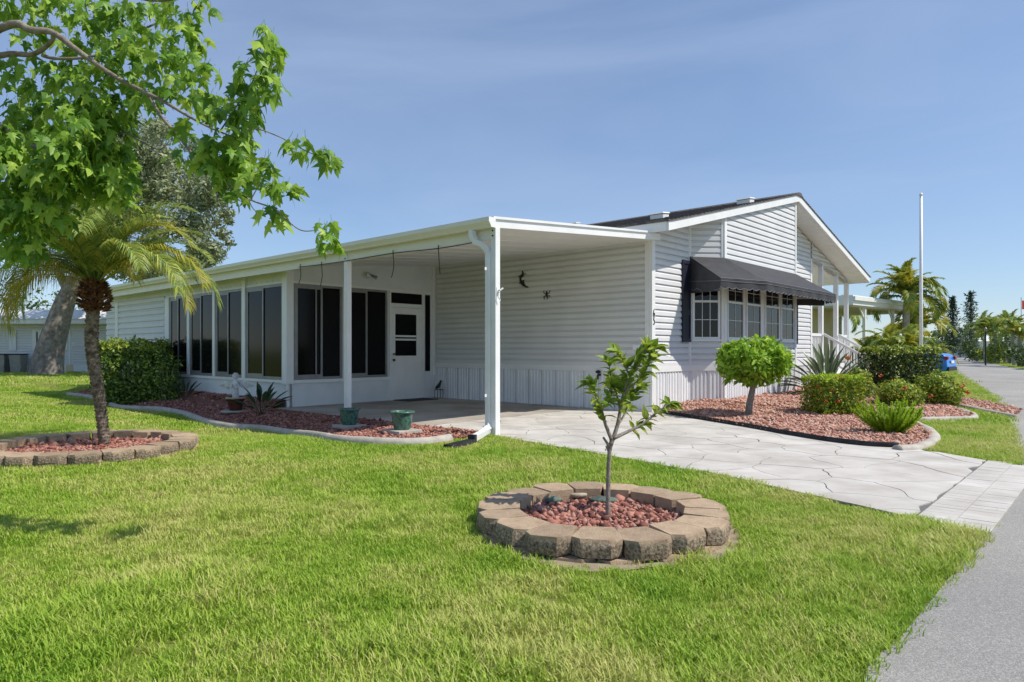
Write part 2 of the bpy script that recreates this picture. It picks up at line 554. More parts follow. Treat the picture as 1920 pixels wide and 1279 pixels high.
def smooth_line(pts, n=8, closed=False):
    """Catmull-Rom through 2-D or 3-D points"""
    pts = [Vector(p) for p in pts]
    m = len(pts)
    out = []
    rngi = range(m) if closed else range(m - 1)
    for i in rngi:
        p0 = pts[(i - 1) % m] if closed or i > 0 else pts[i]
        p1, p2 = pts[i], pts[(i + 1) % m]
        p3 = pts[(i + 2) % m] if closed or i + 2 < m else p2
        for k in range(n):
            t = k / n
            out.append(.5 * ((2 * p1) + (p2 - p0) * t + (2 * p0 - 5 * p1 + 4 * p2 - p3) * t * t + (3 * p1 - p0 - 3 * p2 + p3) * t ** 3))
    if not closed:
        out.append(pts[-1])
    return out

# ------------------------------------------------------------------ the house
house = tag(empty('house', (HO.x, HO.y, 0), TH), 'white vinyl sided single storey house with carport and black awning', 'house')
ROW = .1227
Z_SK, Z_TR = .77, .88

def roof_u(x):          # underside of the roof along the front
    return 3.34 + .2415 * (x + .42) if x < 6.1 else 4.915 - .2483 * (x - 6.1)

def frame(p0, p1):
    """plane through p0->p1 in the house frame; outward is to the right of p0->p1 seen from above"""
    a, b = Vector(p0), Vector(p1)
    d = (b - a).normalized()
    nrm = Vector((d.y, -d.x))
    def f(s, z, off=0.0):
        q = a + d * s + nrm * off
        return (q.x, q.y, z)
    f.length = (b - a).length
    return f

def slab_part(name, fr, poly, mat, parent, t=.1, off=0.0):
    n = len(poly)
    mb = MB()
    mb.add([fr(s, z, off) for s, z in poly] + [fr(s, z, off - t) for s, z in poly],
           [tuple(range(n)), tuple(range(2 * n - 1, n - 1, -1))] + [(i, n + i, n + (i + 1) % n, (i + 1) % n) for i in range(n)])
    return mb.build(name, mat, parent)

def siding(parent, fr, poly, z0=Z_TR, row=ROW, mat='siding', name='siding_board'):
    """dutch-lap boards, each board an object"""
    zs = [p[1] for p in poly]
    i = 0
    while z0 + i * row < max(zs) - .01:
        za, zb = z0 + i * row, z0 + (i + 1) * row
        zm = za + .58 * row
        i += 1
        if zb < min(zs) + .02:
            continue
        mb = MB()
        prof = lambda z: .040 - .004 * (z - za) / (zm - za) if z <= zm else .036 - .031 * ((z - zm) / (zb - zm)) ** .7
        cuts = [za, zm, zm + .35 * (zb - zm), zb]
        tot = 0
        for c0, c1 in zip(cuts, cuts[1:]):
            p = clip(clip(poly, 0, -1, -c0), 0, 1, c1)
            if len(p) < 3 or abs(area2(p)) < 2e-4:
                continue
            tot += abs(area2(p))
            mb.add([fr(s, z, prof(z)) for s, z in p], [tuple(range(len(p)))])
            if c0 == za:
                lo = sorted(s for s, z in p if abs(z - za) < 1e-6)
                if len(lo) >= 2:
                    s0, s1 = lo[0], lo[-1]
                    mb.add([fr(s0, za, 0), fr(s1, za, 0), fr(s1, za, .040), fr(s0, za, .040)], [(0, 1, 2, 3)])
        if tot > .003:
            mb.build(name, M[mat], parent)

def skirting(parent, fr, s0, s1, z0, z1, pw=.42):
    n = max(1, round((s1 - s0) / pw))
    w = (s1 - s0) / n
    prof = [(0, -.002), (w * .045, -.002), (w * .055, .014)]          # dark groove at the panel joint
    for k in range(4):
        q = w * (.06 + .94 * k / 4)
        prof += [(q + w * .001, .014), (q + w * .11, .014), (q + w * .135, .028), (q + w * .20, .028)]
    prof.append((w, .014))
    for i in range(n):
        mb = MB()
        o = s0 + i * w
        vs = []
        for s, d in prof:
            vs += [fr(o + s, z0, d + .004), fr(o + s, z1, d + .004)]
        mb.add(vs, [(2 * k, 2 * k + 2, 2 * k + 3, 2 * k + 1) for k in range(len(prof) - 1)])
        mb.build('skirting_panel', M['skirt'], parent)

def fbox(mb, fr, s0, s1, z0, z1, o0, o1):
    return mb.hexa([fr(s0, z0, o1), fr(s1, z0, o1), fr(s1, z0, o0), fr(s0, z0, o0), fr(s0, z1, o1), fr(s1, z1, o1), fr(s1, z1, o0), fr(s0, z1, o0)])

def strip(name, fr, s0, s1, z0, z1, o0, o1, mat, parent):
    return fbox(MB(), fr, s0, s1, z0, z1, o0, o1).build(name, M[mat], parent)

# --- front facade: main wall, bay with two slanted sides
BX0, BD = 1.525, .505
BX1, BX2 = BX0 + BD, 6.09
BX3 = BX2 + BD
f_main = frame((0, 0), (14, 0))
f_fac = frame((BX0, 0), (BX1, -BD))
f_bay = frame((BX1, -BD), (BX2, -BD))
f_fac2 = frame((BX2, -BD), (BX3, 0))
FL = f_fac.length
BL = f_bay.length
PX = 8.75                     # porch begins

w_front = slab_part('front_wall', f_main, [(0, 0), (BX0 + .05, 0), (BX0 + .05, roof_u(BX0)), (0, roof_u(0))], M['trim'], house)
siding(w_front, f_main, [(.09, Z_TR), (BX0 - .035, Z_TR), (BX0 - .035, roof_u(BX0)), (.09, roof_u(.05))])
skirting(w_front, f_main, .1, BX0, -.05, Z_SK)
strip('skirting_trim', f_main, .1, BX0 - .02, Z_SK, Z_TR, 0, .044, 'trim', w_front)
strip('corner_trim', f_main, -.03, .09, -.02, roof_u(0), -.11, .048, 'trim', w_front)

w_fac = slab_part('bay_side_wall', f_fac, [(0, 0), (FL, 0), (FL, roof_u(BX1)), (0, roof_u(BX0))], M['trim'], house)
W_Z0, W_Z1 = 1.42, 2.72
siding(w_fac, f_fac, [(.03, Z_TR), (FL - .05, Z_TR), (FL - .05, W_Z0 - .06), (.03, W_Z0 - .06)])
siding(w_fac, f_fac, [(.03, W_Z1 + .06), (FL - .05, W_Z1 + .06), (FL - .05, roof_u(BX1)), (.03, roof_u(BX0))])
skirting(w_fac, f_fac, 0, FL, -.05, Z_SK)
strip('skirting_trim', f_fac, 0, FL, Z_SK, Z_TR, 0, .044, 'trim', w_fac)
strip('corner_trim', f_fac, -.03, .03, Z_SK, roof_u(BX0), 0, .05, 'trim', w_fac)
strip('corner_trim', f_fac, FL - .05, FL + .02, 0, roof_u(BX1), 0, .046, 'trim', w_fac)

w_bay = slab_part('bay_front_wall', f_bay, [(0, 0), (BL, 0), (BL, roof_u(BX2)), (0, roof_u(BX1))], M['trim'], house)
siding(w_bay, f_bay, [(.08, Z_TR), (BL - .06, Z_TR), (BL - .06, W_Z0 - .06), (.08, W_Z0 - .06)])
siding(w_bay, f_bay, [(.08, W_Z1 + .06), (BL - .06, W_Z1 + .06), (BL - .06, roof_u(BX2 - .06)), (.08, roof_u(BX1 + .08))])
skirting(w_bay, f_bay, 0, BL, -.05, Z_SK)
strip('skirting_trim', f_bay, 0, BL, Z_SK, Z_TR, 0, .044, 'trim', w_bay)
strip('corner_trim', f_bay, -.03, .08, 0, roof_u(BX1), 0, .050, 'trim', w_bay)
strip('corner_trim', f_bay, BL - .06, BL + .02, 0, roof_u(BX2) - .02, 0, .050, 'trim', w_bay)

w_fac2 = slab_part('bay_side_wall', f_fac2, [(0, 0), (FL, 0), (FL, roof_u(BX3)), (0, roof_u(BX2) - .03)], M['trim'], house)
siding(w_fac2, f_fac2, [(.03, Z_TR), (FL - .03, Z_TR), (FL - .03, roof_u(BX3)), (.03, roof_u(BX2) - .03)])
w_right = slab_part('front_wall', f_main, [(BX3, 0), (PX, 0), (PX, roof_u(PX)), (BX3, roof_u(BX3))], M['trim'], house)
siding(w_right, f_main, [(BX3 + .05, Z_TR), (PX - .07, Z_TR), (PX - .07, roof_u(PX)), (BX3 + .05, roof_u(BX3))])
skirting(w_right, f_main, BX3, PX, -.05, Z_SK)
strip('skirting_trim', f_main, BX3, PX - .02, Z_SK, Z_TR, 0, .044, 'trim', w_right)
strip('corner_trim', f_main, PX - .07, PX + .03, 0, 3.79, -.1, .048, 'trim', w_right)
# gable over the porch
w_gab = slab_part('porch_gable', f_main, [(PX, 3.79), (12.3, 3.33), (12.3, roof_u(12.3)), (PX, roof_u(PX))], M['trim'], house)
siding(w_gab, f_main, [(PX + .03, 3.84), (12.25, 3.36), (12.25, roof_u(12.25)), (PX + .03, roof_u(PX))])

# --- bay windows
def window(fr, s0, s1, z0, z1, zr, cols, parent=None, glass='curtain_glass', fw=.045, rows=2, out=.03):
    """double-hung window: frame, rail, two panes with white muntins"""
    mb = MB()
    fbox(mb, fr, s0, s0 + fw, z0, z1, 0, out)
    fbox(mb, fr, s1 - fw, s1, z0, z1, 0, out)
    fbox(mb, fr, s0 + fw, s1 - fw, z0, z0 + fw, 0, out)
    fbox(mb, fr, s0 + fw, s1 - fw, z1 - fw, z1, 0, out)
    fbox(mb, fr, s0 + fw, s1 - fw, zr - .022, zr + .022, 0, out + .006)
    w = mb.build('window', M['trim'], parent or house)
    strip('window_sill', fr, s0 - .02, s1 + .02, z0 - .04, z0 - .002, 0, out + .03, 'trim', w)
    for a, b in ((z0 + fw, zr - .022), (zr + .022, z1 - fw)):
        strip('pane', fr, s0 + fw, s1 - fw, a, b, .001, .008, glass, w)
        mb = MB()
        W = s1 - s0 - 2 * fw
        for k in range(1, cols):
            c = s0 + fw + W * k / cols
            fbox(mb, fr, c - .0055, c + .0055, a, b, .009, .016)
        for k in range(1, rows):
            c = a + (b - a) * k / rows
            fbox(mb, fr, s0 + fw, s1 - fw, c - .0055, c + .0055, .0095, .0155)
        mb.build('muntin', M['trim'], w)
    return w
window(f_fac, .065, FL - .07, W_Z0, W_Z1, 2.20, 3, glass='glass')
for a, b in ((1362, 1393), (1398, 1426), (1433, 1460), (1463, 1487)):
    xa, xb = onY(a, 600, -BD)[0] - BX1, onY(b, 600, -BD)[0] - BX1
    window(f_bay, xa, xb, W_Z0, W_Z1, 2.20, 2)
# shutters
def shutter(fr, s0, s1, z0, z1):
    sh = strip('shutter', fr, s0, s1, z0, z1, .024, .055, 'navy', house)
    zm = z0 + (z1 - z0) * .36
    w = .045
    mb = MB()
    for a, b in ((s0, s0 + w), (s1 - w, s1)):
        fbox(mb, fr, a, b, z0, z1, .055, .072)
    for a, b in ((z0, z0 + .07), (zm - .05, zm + .05), (z1 - .07, z1)):
        fbox(mb, fr, s0 + w, s1 - w, a, b, .055, .071)
    mb.build('shutter_rail', M['navy'], sh)
sx = onY(1275, 600, 0)[0]
shutter(f_main, sx, BX0 - .05, 1.36, 3.02)
shutter(f_main, onY(1491, 600, 0)[0] - .38, onY(1491, 600, 0)[0] + .02, 1.36, 3.02)

# --- awning over the bay
AW = [(1.50, -.03, 3.12), (BX1 - .02, -BD - .045, 3.10), (BX2 + .02, -BD - .045, 3.10), (BX3 + .05, -.03, 3.12)]
AB = [(1.11, -.88, onX(1351, 521, 1.11)[1]), (2.24, -1.34, 2.575), (6.54, -1.35, 2.575), (7.30, -.86, 2.60)]
mb = MB()
for i in range(3):
    n = 8
    for k in range(n):      # canvas sags a little between the bars
        t0, t1 = k / n, (k + 1) / n
        def q(t, s):
            a = Vector(AW[i]).lerp(Vector(AW[i + 1]), t)
            b = Vector(AB[i]).lerp(Vector(AB[i + 1]), t)
            p = a.lerp(b, s)
            p.z -= .035 * math.sin(math.pi * s) * (.35 + .65 * math.sin(math.pi * t))
            return p
        for s0, s1 in ((0, .35), (.35, .7), (.7, 1)):
            mb.add([q(t0, s0), q(t0, s1), q(t1, s1), q(t1, s0)], [(0, 1, 2, 3)])
aw = mb.build('awning', M['awning'], house, smooth=False)
sd = aw.modifiers.new('thick', 'SOLIDIFY'); sd.thickness = .006
for e, x in ((0, 1.50), (3, 7.05)):
    mb = MB()
    a, b = Vector(AW[e]), Vector(AB[e])
    lo = .25
    mb.add([a, b, b + Vector((0, .02, -lo)), Vector((a.x, a.y, b.z - lo + .02))], [(0, 1, 2, 3)])
    o = mb.build('awning_end', M['awning'], aw)
    sd = o.modifiers.new('thick', 'SOLIDIFY'); sd.thickness = .006
def valance(p, q, scallop=.22, drop=.17, wob=.012):
    p, q = Vector(p), Vector(q)
    L = (q - p).length
    n = max(2, round(L / scallop))
    d = (q - p) / n
    nrm = Vector((d.y, -d.x, 0)).normalized()
    mb, st = MB(), 6
    top, bot = [], []
    for i in range(n * st + 1):
        u = i / st
        e = p + d * u
        w = nrm * (wob * math.sin(u * 2.1))
        top.append(e + nrm * .004)
        bot.append(e + w + Vector((0, 0, -drop - .035 * abs(math.sin(math.pi * u)))))
    vs = top + bot
    m_ = len(top)
    mb.add(vs, [(i, m_ + i, m_ + i + 1, i + 1) for i in range(m_ - 1)])
    o = mb.build('valance', M['awning'], aw)
    sd = o.modifiers.new('thick', 'SOLIDIFY'); sd.thickness = .005
    MB().tube(bot, .006, 5).build('piping', M['piping'], aw)
    MB().tube([t + nrm * .006 + Vector((0, 0, -.055)) for t in top], .005, 5).build('piping', M['piping'], aw)
for i in range(3):
    valance(AB[i], AB[i + 1])
valance((1.48, -.05, 2.66), AB[0], drop=.2)
mb = MB()
for i in range(4):
    a, b = Vector(AW[i]), Vector(AB[i])
    mb.tube([a + Vector((.02 if i < 2 else -.02, .01, -.07)), b + Vector((.05 if i < 2 else -.05, .05, -.05))], .011, 6)
    mb.tube([Vector((a.x + (.03 if i < 2 else -.03), a.y, b.z - .06)), b + Vector((.05 if i < 2 else -.05, .05, -.06))], .011, 6)
for i in range(3):
    mb.tube([Vector(AB[i]) + Vector((.05, .06, -.06)), Vector(AB[i + 1]) + Vector((-.05, .06, -.06))], .011, 6)
mb.build('awning_frame', M['trim'], aw)
for e in ((AW[0], AB[0]), (AB[0], AB[1]), (AB[1], AB[2])):
    MB().tube([Vector(e[0]) + Vector((0, 0, .006)), Vector(e[1]) + Vector((0, 0, .006))], .006, 5).build('piping', M['piping'], aw)

# --- roof
RY0, RY1 = -.60, 17.5
def roof_slope(name, x_e, x_r):
    """stepped shingle courses from the eave to the ridge"""
    mb = MB()
    n = 46
    s = 1 if x_r > x_e else -1
    top = lambda x: roof_u(min(max(x, -.42), 12.42)) + .175
    for i in range(n):
        xa, xb = x_e + (x_r - x_e) * i / n, x_e + (x_r - x_e) * (i + 1) / n
        za, zb = top(xa), top(xb)
        ys = np.concatenate([[RY0 - .04], np.sort(rng.uniform(RY0, RY1, 26)), [RY1]])
        for k in range(len(ys) - 1):
            h = .012 + .010 * rng.random()
            y0, y1 = ys[k], ys[k + 1] - .004
            mb.hexa([(xa, y0, za - .012), (xb, y0, zb - .012), (xb, y1, zb - .012), (xa, y1, za - .012),
                     (xa, y0, za + h + .008), (xb, y0, zb + .004), (xb, y1, zb + .004), (xa, y1, za + h + .008)])
    return mb.build(name, M['shingle'], house)
roof_l = roof_slope('roof', -.47, 6.1)
roof_r = roof_slope('roof', 12.47, 6.1)
MB().hexa([(5.9, RY0 - .05, 5.045), (6.3, RY0 - .05, 5.045), (6.3, RY1, 5.045), (5.9, RY1, 5.045),
           (6.02, RY0 - .05, 5.125), (6.18, RY0 - .05, 5.125), (6.18, RY1, 5.125), (6.02, RY1, 5.125)]).build('ridge_cap', M['shingle'], roof_l)
for x0, x1, r in ((-.42, 6.1, roof_l), (6.1, 12.42, roof_r)):
    z0, z1 = roof_u(x0), roof_u(x1)
    MB().hexa([(x0, RY0 - .02, z0), (x1, RY0 - .02, z1), (x1, RY0 + .02, z1), (x0, RY0 + .02, z0),
               (x0, RY0 - .02, z0 + .165), (x1, RY0 - .02, z1 + .165), (x1, RY0 + .02, z1 + .165), (x0, RY0 + .02, z0 + .165)]).build('rake_board', M['trim'], r)
    # soffit panels under the front overhang
    npan = 26
    for i in range(npan):
        a, b = x0 + (x1 - x0) * i / npan, x0 + (x1 - x0) * (i + 1) / npan - .008
        za, zb = roof_u(a) + .03, roof_u(b) + .03
        MB().hexa([(a, RY0 + .02, za), (b, RY0 + .02, zb), (b, -.0, zb), (a, -.0, za),
                   (a, RY0 + .02, za + .012), (b, RY0 + .02, zb + .012), (b, -.0, zb + .012), (a, -.0, za + .012)]).build('soffit_panel', M['soffit'], r)
MB().box(-.44, -.41, RY0 + .021, RY1, 3.34, 3.505).build('fascia', M['trim'], roof_l)
MB().box(-.41, .0, 0, RY1, 3.36, 3.375).build('eave_soffit', M['soffit'], roof_l)
MB().box(12.41, 12.44, RY0 + .021, RY1, 3.34, 3.505).build('fascia', M['trim'], roof_r)
# underside closing the attic
MB().hexa([(-.40, 0, 3.42), (6.1, 0, 4.98), (6.1, RY1, 4.98), (-.40, RY1, 3.42), (-.40, 0, 3.46), (6.1, 0, 5.02), (6.1, RY1, 5.02), (-.40, RY1, 3.46)]).build('roof_deck', M['soffit'], roof_l)
MB().hexa([(6.1, 0, 4.98), (12.4, 0, 3.42), (12.4, RY1, 3.42), (6.1, RY1, 4.98), (6.1, 0, 5.02), (12.4, 0, 3.46), (12.4, RY1, 3.46), (6.1, RY1, 5.02)]).build('roof_deck', M['soffit'], roof_r)
# roof vents
def on_roof(px, py):
    o = Vector((*HL((0, 0)), CAM_H))
    e = P(px, py, 10)
    d = Vector((*HL(e), e.z)) - o
    # z = 3.34+.175+.2415*(x+.42)
    k = .2415
    t = (3.515 + k * .42 + k * o.x - o.z) / (d.z - k * d.x)
    return o + d * t
for px, py in ((1237, 411), (1398, 383), (1078, 424)):
    c = on_roof(px, py)
    yaw = .32
    v = MB()
    x, y, z = c
    v.hexa([(x - .13, y - .15, z - .08), (x + .13, y - .15, z - .0), (x + .13, y + .15, z - .0), (x - .13, y + .15, z - .08),
            (x - .14, y - .16, z + .08), (x + .13, y - .15, z + .12), (x + .13, y + .15, z + .12), (x - .14, y + .16, z + .08)])
    bevel(v.build('roof_vent', M['trim'], roof_l), .01)
    MB().hexa([(x - .17, y - .18, z + .085), (x + .15, y - .17, z + .128), (x + .15, y + .17, z + .128), (x - .17, y + .18, z + .085),
               (x - .15, y - .16, z + .115), (x + .13, y - .15, z + .15), (x + .13, y + .15, z + .15), (x - .15, y + .16, z + .115)]).build('vent_cap', M['trim'], roof_l)

# --- porch at the right of the facade
PF = .78
porch = MB().box(PX, 12.3, 0.0, 2.2, .60, PF).build('porch_floor', M['trim'], house)
slab_part('porch_back_wall', frame((PX, 2.2), (12.3, 2.2)), [(0, 0), (3.55, 0), (3.55, 3.35), (0, 3.9)], M['siding'], house)
MB().hexa([(PX, .0, 3.79), (12.3, .0, 3.33), (12.3, 2.2, 3.33), (PX, 2.2, 3.79), (PX, .0, 3.82), (12.3, .0, 3.36), (12.3, 2.2, 3.36), (PX, 2.2, 3.82)]).build('porch_ceiling', M['soffit'], house)
slab_part('porch_side_wall', frame((PX, 2.2), (PX, 0)), [(0, 0), (2.2, 0), (2.2, 3.79), (0, 3.79)], M['siding'], house)
for x in (onY(1541, 600, 0)[0], onY(1569, 600, 0)[0], 12.22):
    MB().box(x - .06, x + .06, -.03, .09, .0 if x > 9 else .6, 3.9 - (x - PX) * .1).build('porch_post', M['trim'], house)
pxs = [onY(1541, 600, 0)[0], onY(1569, 600, 0)[0], 12.22]
def railing(x0, x1, y, z):
    r = MB().box(x0, x1, y - .045, y + .045, z + .82, z + .90).build('railing', M['trim'], house)
    MB().box(x0, x1, y - .03, y + .03, z + .06, z + .12).build('bottom_rail', M['trim'], r)
    n = int((x1 - x0) / .115)
    for i in range(n):
        c = x0 + (i + .5) * (x1 - x0) / n
        MB().box(c - .02, c + .02, y - .02, y + .02, z + .12, z + .82).build('baluster', M['trim'], r)
railing(PX + .03, pxs[0] - .06, .03, PF)
railing(pxs[1] + .06, pxs[2] - .06, .03, PF)
skirting(porch, f_main, PX + .03, pxs[0], -.05, .60)
skirting(porch, f_main, pxs[1], 12.3, -.05, .60)
# stairs to the street side
for i in range(4):
    MB().box(pxs[0], pxs[1], -.30 * (i + 1), -.30 * i - .01, 0, PF - .155 * (i + 1)).build('step', M['trim'], house)
for x in (pxs[0], pxs[1]):
    a, b = Vector((x, -.05, PF + .88)), Vector((x, -1.55, PF - .02))
    r = MB().bar(a, b, .06, .07).build('stair_rail', M['trim'], house)
    MB().bar(a - Vector((0, 0, .68)), b - Vector((0, 0, .68)), .05, .06).build('bottom_rail', M['trim'], r)
    for k in range(1, 10):
        c = a.lerp(b, k / 10)
        MB().box(c.x - .018, c.x + .018, c.y - .018, c.y + .018, c.z - .68, c.z).build('baluster', M['trim'], r)
    MB().box(x - .05, x + .05, b.y - .1, b.y, 0, b.z + .08).build('newel_post', M['trim'], r)

# --- side wall under the carport
SW1 = (-.12, 6.0)
f_side = frame(SW1, (0, .01))
SL = f_side.length
w_side = slab_part('side_wall', f_side, [(0, -.05), (SL, -.05), (SL, 3.36), (0, 3.36)], M['trim'], house)
siding(w_side, f_side, [(.05, Z_TR), (SL - .07, Z_TR), (SL - .07, 3.30), (.05, 3.30)])
skirting(w_side, f_side, .05, SL - .06, 0, Z_SK - .0, pw=.36)
strip('skirting_trim', f_side, .05, SL - .03, Z_SK, Z_TR, 0, .044, 'trim', w_side)
strip('corner_trim', f_side, SL - .09, SL + .005, -.02, 3.36, 0, .046, 'trim', w_side)
MB().box(0, .1, 6.0, RY1, -.05, 3.36).build('side_wall', M['trim'], house)
MB().box(.1, 12.2, RY1 - .3, RY1 - .1, -.05, 3.4).build('back_wall', M['trim'], house)
MB().box(12.1, 12.2, 2.3, RY1 - .3, -.05, 3.4).build('side_wall', M['trim'], house)
# outlet plate and small vent on the side wall
ey, ez = onX(1199, 651, 0)
strip('outlet_box', f_side, SL - ey - .10, SL - ey + .06, ez - .05, ez + .05, .02, .06, 'skirt', w_side)

# --- carport roof
CX = -4.56
CY0, CY1 = -.22, 17.0
def cz(x):                   # underside of the carport roof
    return 3.27 + (x / 4.56) * .37
mb = MB().hexa([(CX, CY0 + .02, cz(CX)), (.0, CY0 + .02, cz(0)), (.0, CY1, cz(0)), (CX, CY1, cz(CX)),
                (CX, CY0 + .02, cz(CX) + .09), (.0, CY0 + .02, cz(0) + .09), (.0, CY1, cz(0) + .09), (CX, CY1, cz(CX) + .09)])
c_roof = mb.build('carport_roof', M['soffit'], house)
MB().hexa([(CX - .03, CY0 - .02, cz(CX) - .015), (-.06, CY0 - .02, cz(-.06) - .015), (-.06, CY0 + .02, cz(-.06) - .015), (CX - .03, CY0 + .02, cz(CX) - .015),
           (CX - .03, CY0 - .02, cz(CX) + .10), (-.06, CY0 - .02, cz(-.06) + .10), (-.06, CY0 + .02, cz(-.06) + .10), (CX - .03, CY0 + .02, cz(CX) + .10)]).build('front_fascia', M['trim'], c_roof)
MB().hexa([(CX - .03, CY0 - .045, cz(CX) + .10), (-.55, CY0 - .045, cz(-.55) + .10), (-.55, CY0 + .05, cz(-.55) + .10), (CX - .03, CY0 + .05, cz(CX) + .10),
           (CX - .03, CY0 - .045, cz(CX) + .135), (-.55, CY0 - .045, cz(-.55) + .135), (-.55, CY0 + .05, cz(-.55) + .135), (CX - .03, CY0 + .05, cz(CX) + .135)]).build('drip_edge', M['trim'], c_roof)
for y in np.arange(CY0 + .6, 6.0, .6):      # joints between the roof pans
    MB().hexa([(CX + .1, y, cz(CX + .1) - .006), (-.05, y, cz(-.05) - .006), (-.05, y + .022, cz(-.05) - .006), (CX + .1, y + .022, cz(CX + .1) - .006),
               (CX + .1, y, cz(CX + .1) + .004), (-.05, y, cz(-.05) + .004), (-.05, y + .022, cz(-.05) + .004), (CX + .1, y + .022, cz(CX + .1) + .004)]).build('pan_seam', M['soffit'], c_roof)
MB().box(CX + .02, CX + .10, CY0 + .03, CY1, cz(CX) - .17, cz(CX) - .002).build('beam', M['gutter'], c_roof)
# gutter, ogee profile
prof = [(0, 0), (-.09, .0), (-.10, .03), (-.135, .075), (-.135, .135), (-.12, .135), (-.12, .08), (-.085, .04), (-.08, .015), (0, .015)]
gz = cz(CX) - .02
for y0, y1, nm in ((CY0 - .05, CY1, 'gutter'),):
    mb = MB()
    n = len(prof)
    mb.add([(CX + p[0], y0, gz + p[1]) for p in prof] + [(CX + p[0], y1, gz + p[1]) for p in prof],
           [(i, (i + 1) % n, n + (i + 1) % n, n + i) for i in range(n)])
    gut = mb.build('gutter', M['gutter'], house)
    mb = MB()
    mb.add([(CX + x, y0 - d, gz + z) for d in (0, .006) for x, z in ((0, 0), (-.09, 0), (-.10, .03), (-.135, .075), (-.135, .135), (0, .135))],
           [(0, 1, 2, 3, 4, 5), (11, 10, 9, 8, 7, 6)] + [(i, (i + 1) % 6, 6 + (i + 1) % 6, 6 + i) for i in range(6)])
    mb.build('gutter_end', M['trim'], gut)
# posts
PZ = cz(CX) - .01
def post(x, y, z0):
    p = MB().box(x - .048, x + .048, y - .048, y + .048, z0, PZ).build('post', M['trim'], house)
    bevel(p, .008)
    MB().box(x - .052, x - .049, y - .03, y + .03, PZ - .17, PZ - .0).build('bracket', M['gutter'], p)
    mb = MB()
    for z in (PZ - .045, PZ - .115):
        mb.tube([(x - .05, y, z), (x - .062, y, z)], .012, 8)
    mb.build('bolt', M['iron'], p)
    return p
p1 = post(CX + .05, -.22, -.05)
p2y = onX(652, 700, CX + .05)[0]
post(CX + .05, p2y, -.05)
for px in (460,):
    pass
# hook on the corner post
mb = MB()
mb.tube([(CX + .05, -.27, 2.02), (CX + .05, -.31, 2.02), (CX + .09, -.33, 2.05)], .012, 6)
mb.box(CX + .02, CX + .08, -.275, -.268, 1.96, 2.06)
mb.tube([(CX + .05, -.285, 2.0), (CX + .03, -.30, 1.92), (CX + .06, -.31, 1.88)], .008, 6)
mb.build('hook', M['trim'], p1)
# downspout with its offset bends and the kick-out at the foot
def rect_pipe(name, pts, w, d, parent, mat='trim'):
    mb = MB()
    pts = smooth_line(pts, 6)
    rows = []
    for i, p in enumerate(pts):
        tn = (pts[min(i + 1, len(pts) - 1)] - pts[max(i - 1, 0)]).normalized()
        sx = Vector((1, 0, 0))
        sx = (sx - tn * sx.dot(tn))
        sx = sx.normalized() if sx.length > .2 else Vector((0, 1, 0))
        sy = tn.cross(sx).normalized()
        rows.append([p + sx * (w * a) + sy * (d * b) for a, b in ((-.5, -.5), (.5, -.5), (.5, .5), (-.5, .5))])
    vs = [q for r in rows for q in r]
    fs = [(4 * i + k, 4 * i + (k + 1) % 4, 4 * i + 4 + (k + 1) % 4, 4 * i + 4 + k) for i in range(len(rows) - 1) for k in range(4)]
    mb.add(vs, fs + [(3, 2, 1, 0), tuple(4 * len(rows) - 4 + k for k in range(4))])
    return mb.build(name, M[mat], parent)
dx = CX - .045
dsp = rect_pipe('downspout', [(CX - .06, .12, gz), (CX - .06, .12, gz - .06), (CX - .055, .06, gz - .16), (CX - .025, -.06, gz - .22), (CX + .005, -.135, gz - .33), (CX + .005, -.14, gz - .45),
                              (CX + .005, -.14, 1.2), (CX + .005, -.14, .25), (CX - .02, -.16, .15), (CX - .15, -.23, .095), (CX - .70, -.53, .065)], .085, .07, house)
MB().box(CX - .09, CX + .06, -.155, -.147, 2.30, 2.34).build('strap', M['trim'], dsp)
MB().box(CX - .09, CX + .06, -.155, -.147, .55, .59).build('strap', M['trim'], dsp)

# --- lanai (glazed porch) behind the carport
LY = 6.0
LX = -4.12
f_end = frame((LX, LY), (SW1[0], LY))
EL = f_end.length
ex = lambda px: onY(px, 600, LY)[0] - LX
w_end = slab_part('lanai_wall', f_end, [(0, -.3), (EL, -.3), (EL, 3.4), (0, 3.0)], M['stucco'], house)
LZ0, LZ1 = .58, 2.57
f_ls = frame((LX, 16.8), (LX, LY))
LL = f_ls.length
sy = lambda px: 16.8 - onX(px, 600, LX)[0]
w_ls = slab_part('lanai_wall', f_ls, [(0, -.3), (LL, -.3), (LL, 3.0), (0, 3.0)], M['stucco'], house)

def slider(fr, s0, s1, z0, z1, parent, split=.5, glass='screen', fw=.05):
    """horizontal sliding window in a grey frame, one sash in front of the other"""
    mb = MB()
    for a, b, c, d in ((s0, s0 + fw, z0, z1), (s1 - fw, s1, z0, z1), (s0 + fw, s1 - fw, z0, z0 + fw), (s0 + fw, s1 - fw, z1 - fw, z1)):
        fbox(mb, fr, a, b, c, d, 0, .03)
    w = mb.build('window', M['frame_grey'], parent)
    m_ = s0 + (s1 - s0) * split
    strip('pane', fr, s0 + fw, m_ + .02, z0 + fw, z1 - fw, .002, .012, glass, w)
    strip('pane', fr, m_ + .02, s1 - fw, z0 + fw, z1 - fw, .001, .006, glass, w)
    mb = MB()
    for a, b, c, d in ((s0 + fw, s0 + fw + .035, z0 + fw, z1 - fw), (m_ - .02, m_ + .025, z0 + fw, z1 - fw),
                       (s0 + fw + .035, m_ - .02, z0 + fw, z0 + fw + .05), (s0 + fw + .035, m_ - .02, z1 - fw - .045, z1 - fw)):
        fbox(mb, fr, a, b, c, d, .012, .028)
    mb.build('sash', M['frame_grey'], w)
    return w
slider(f_end, ex(550), ex(640), LZ0, LZ1, house, .56)
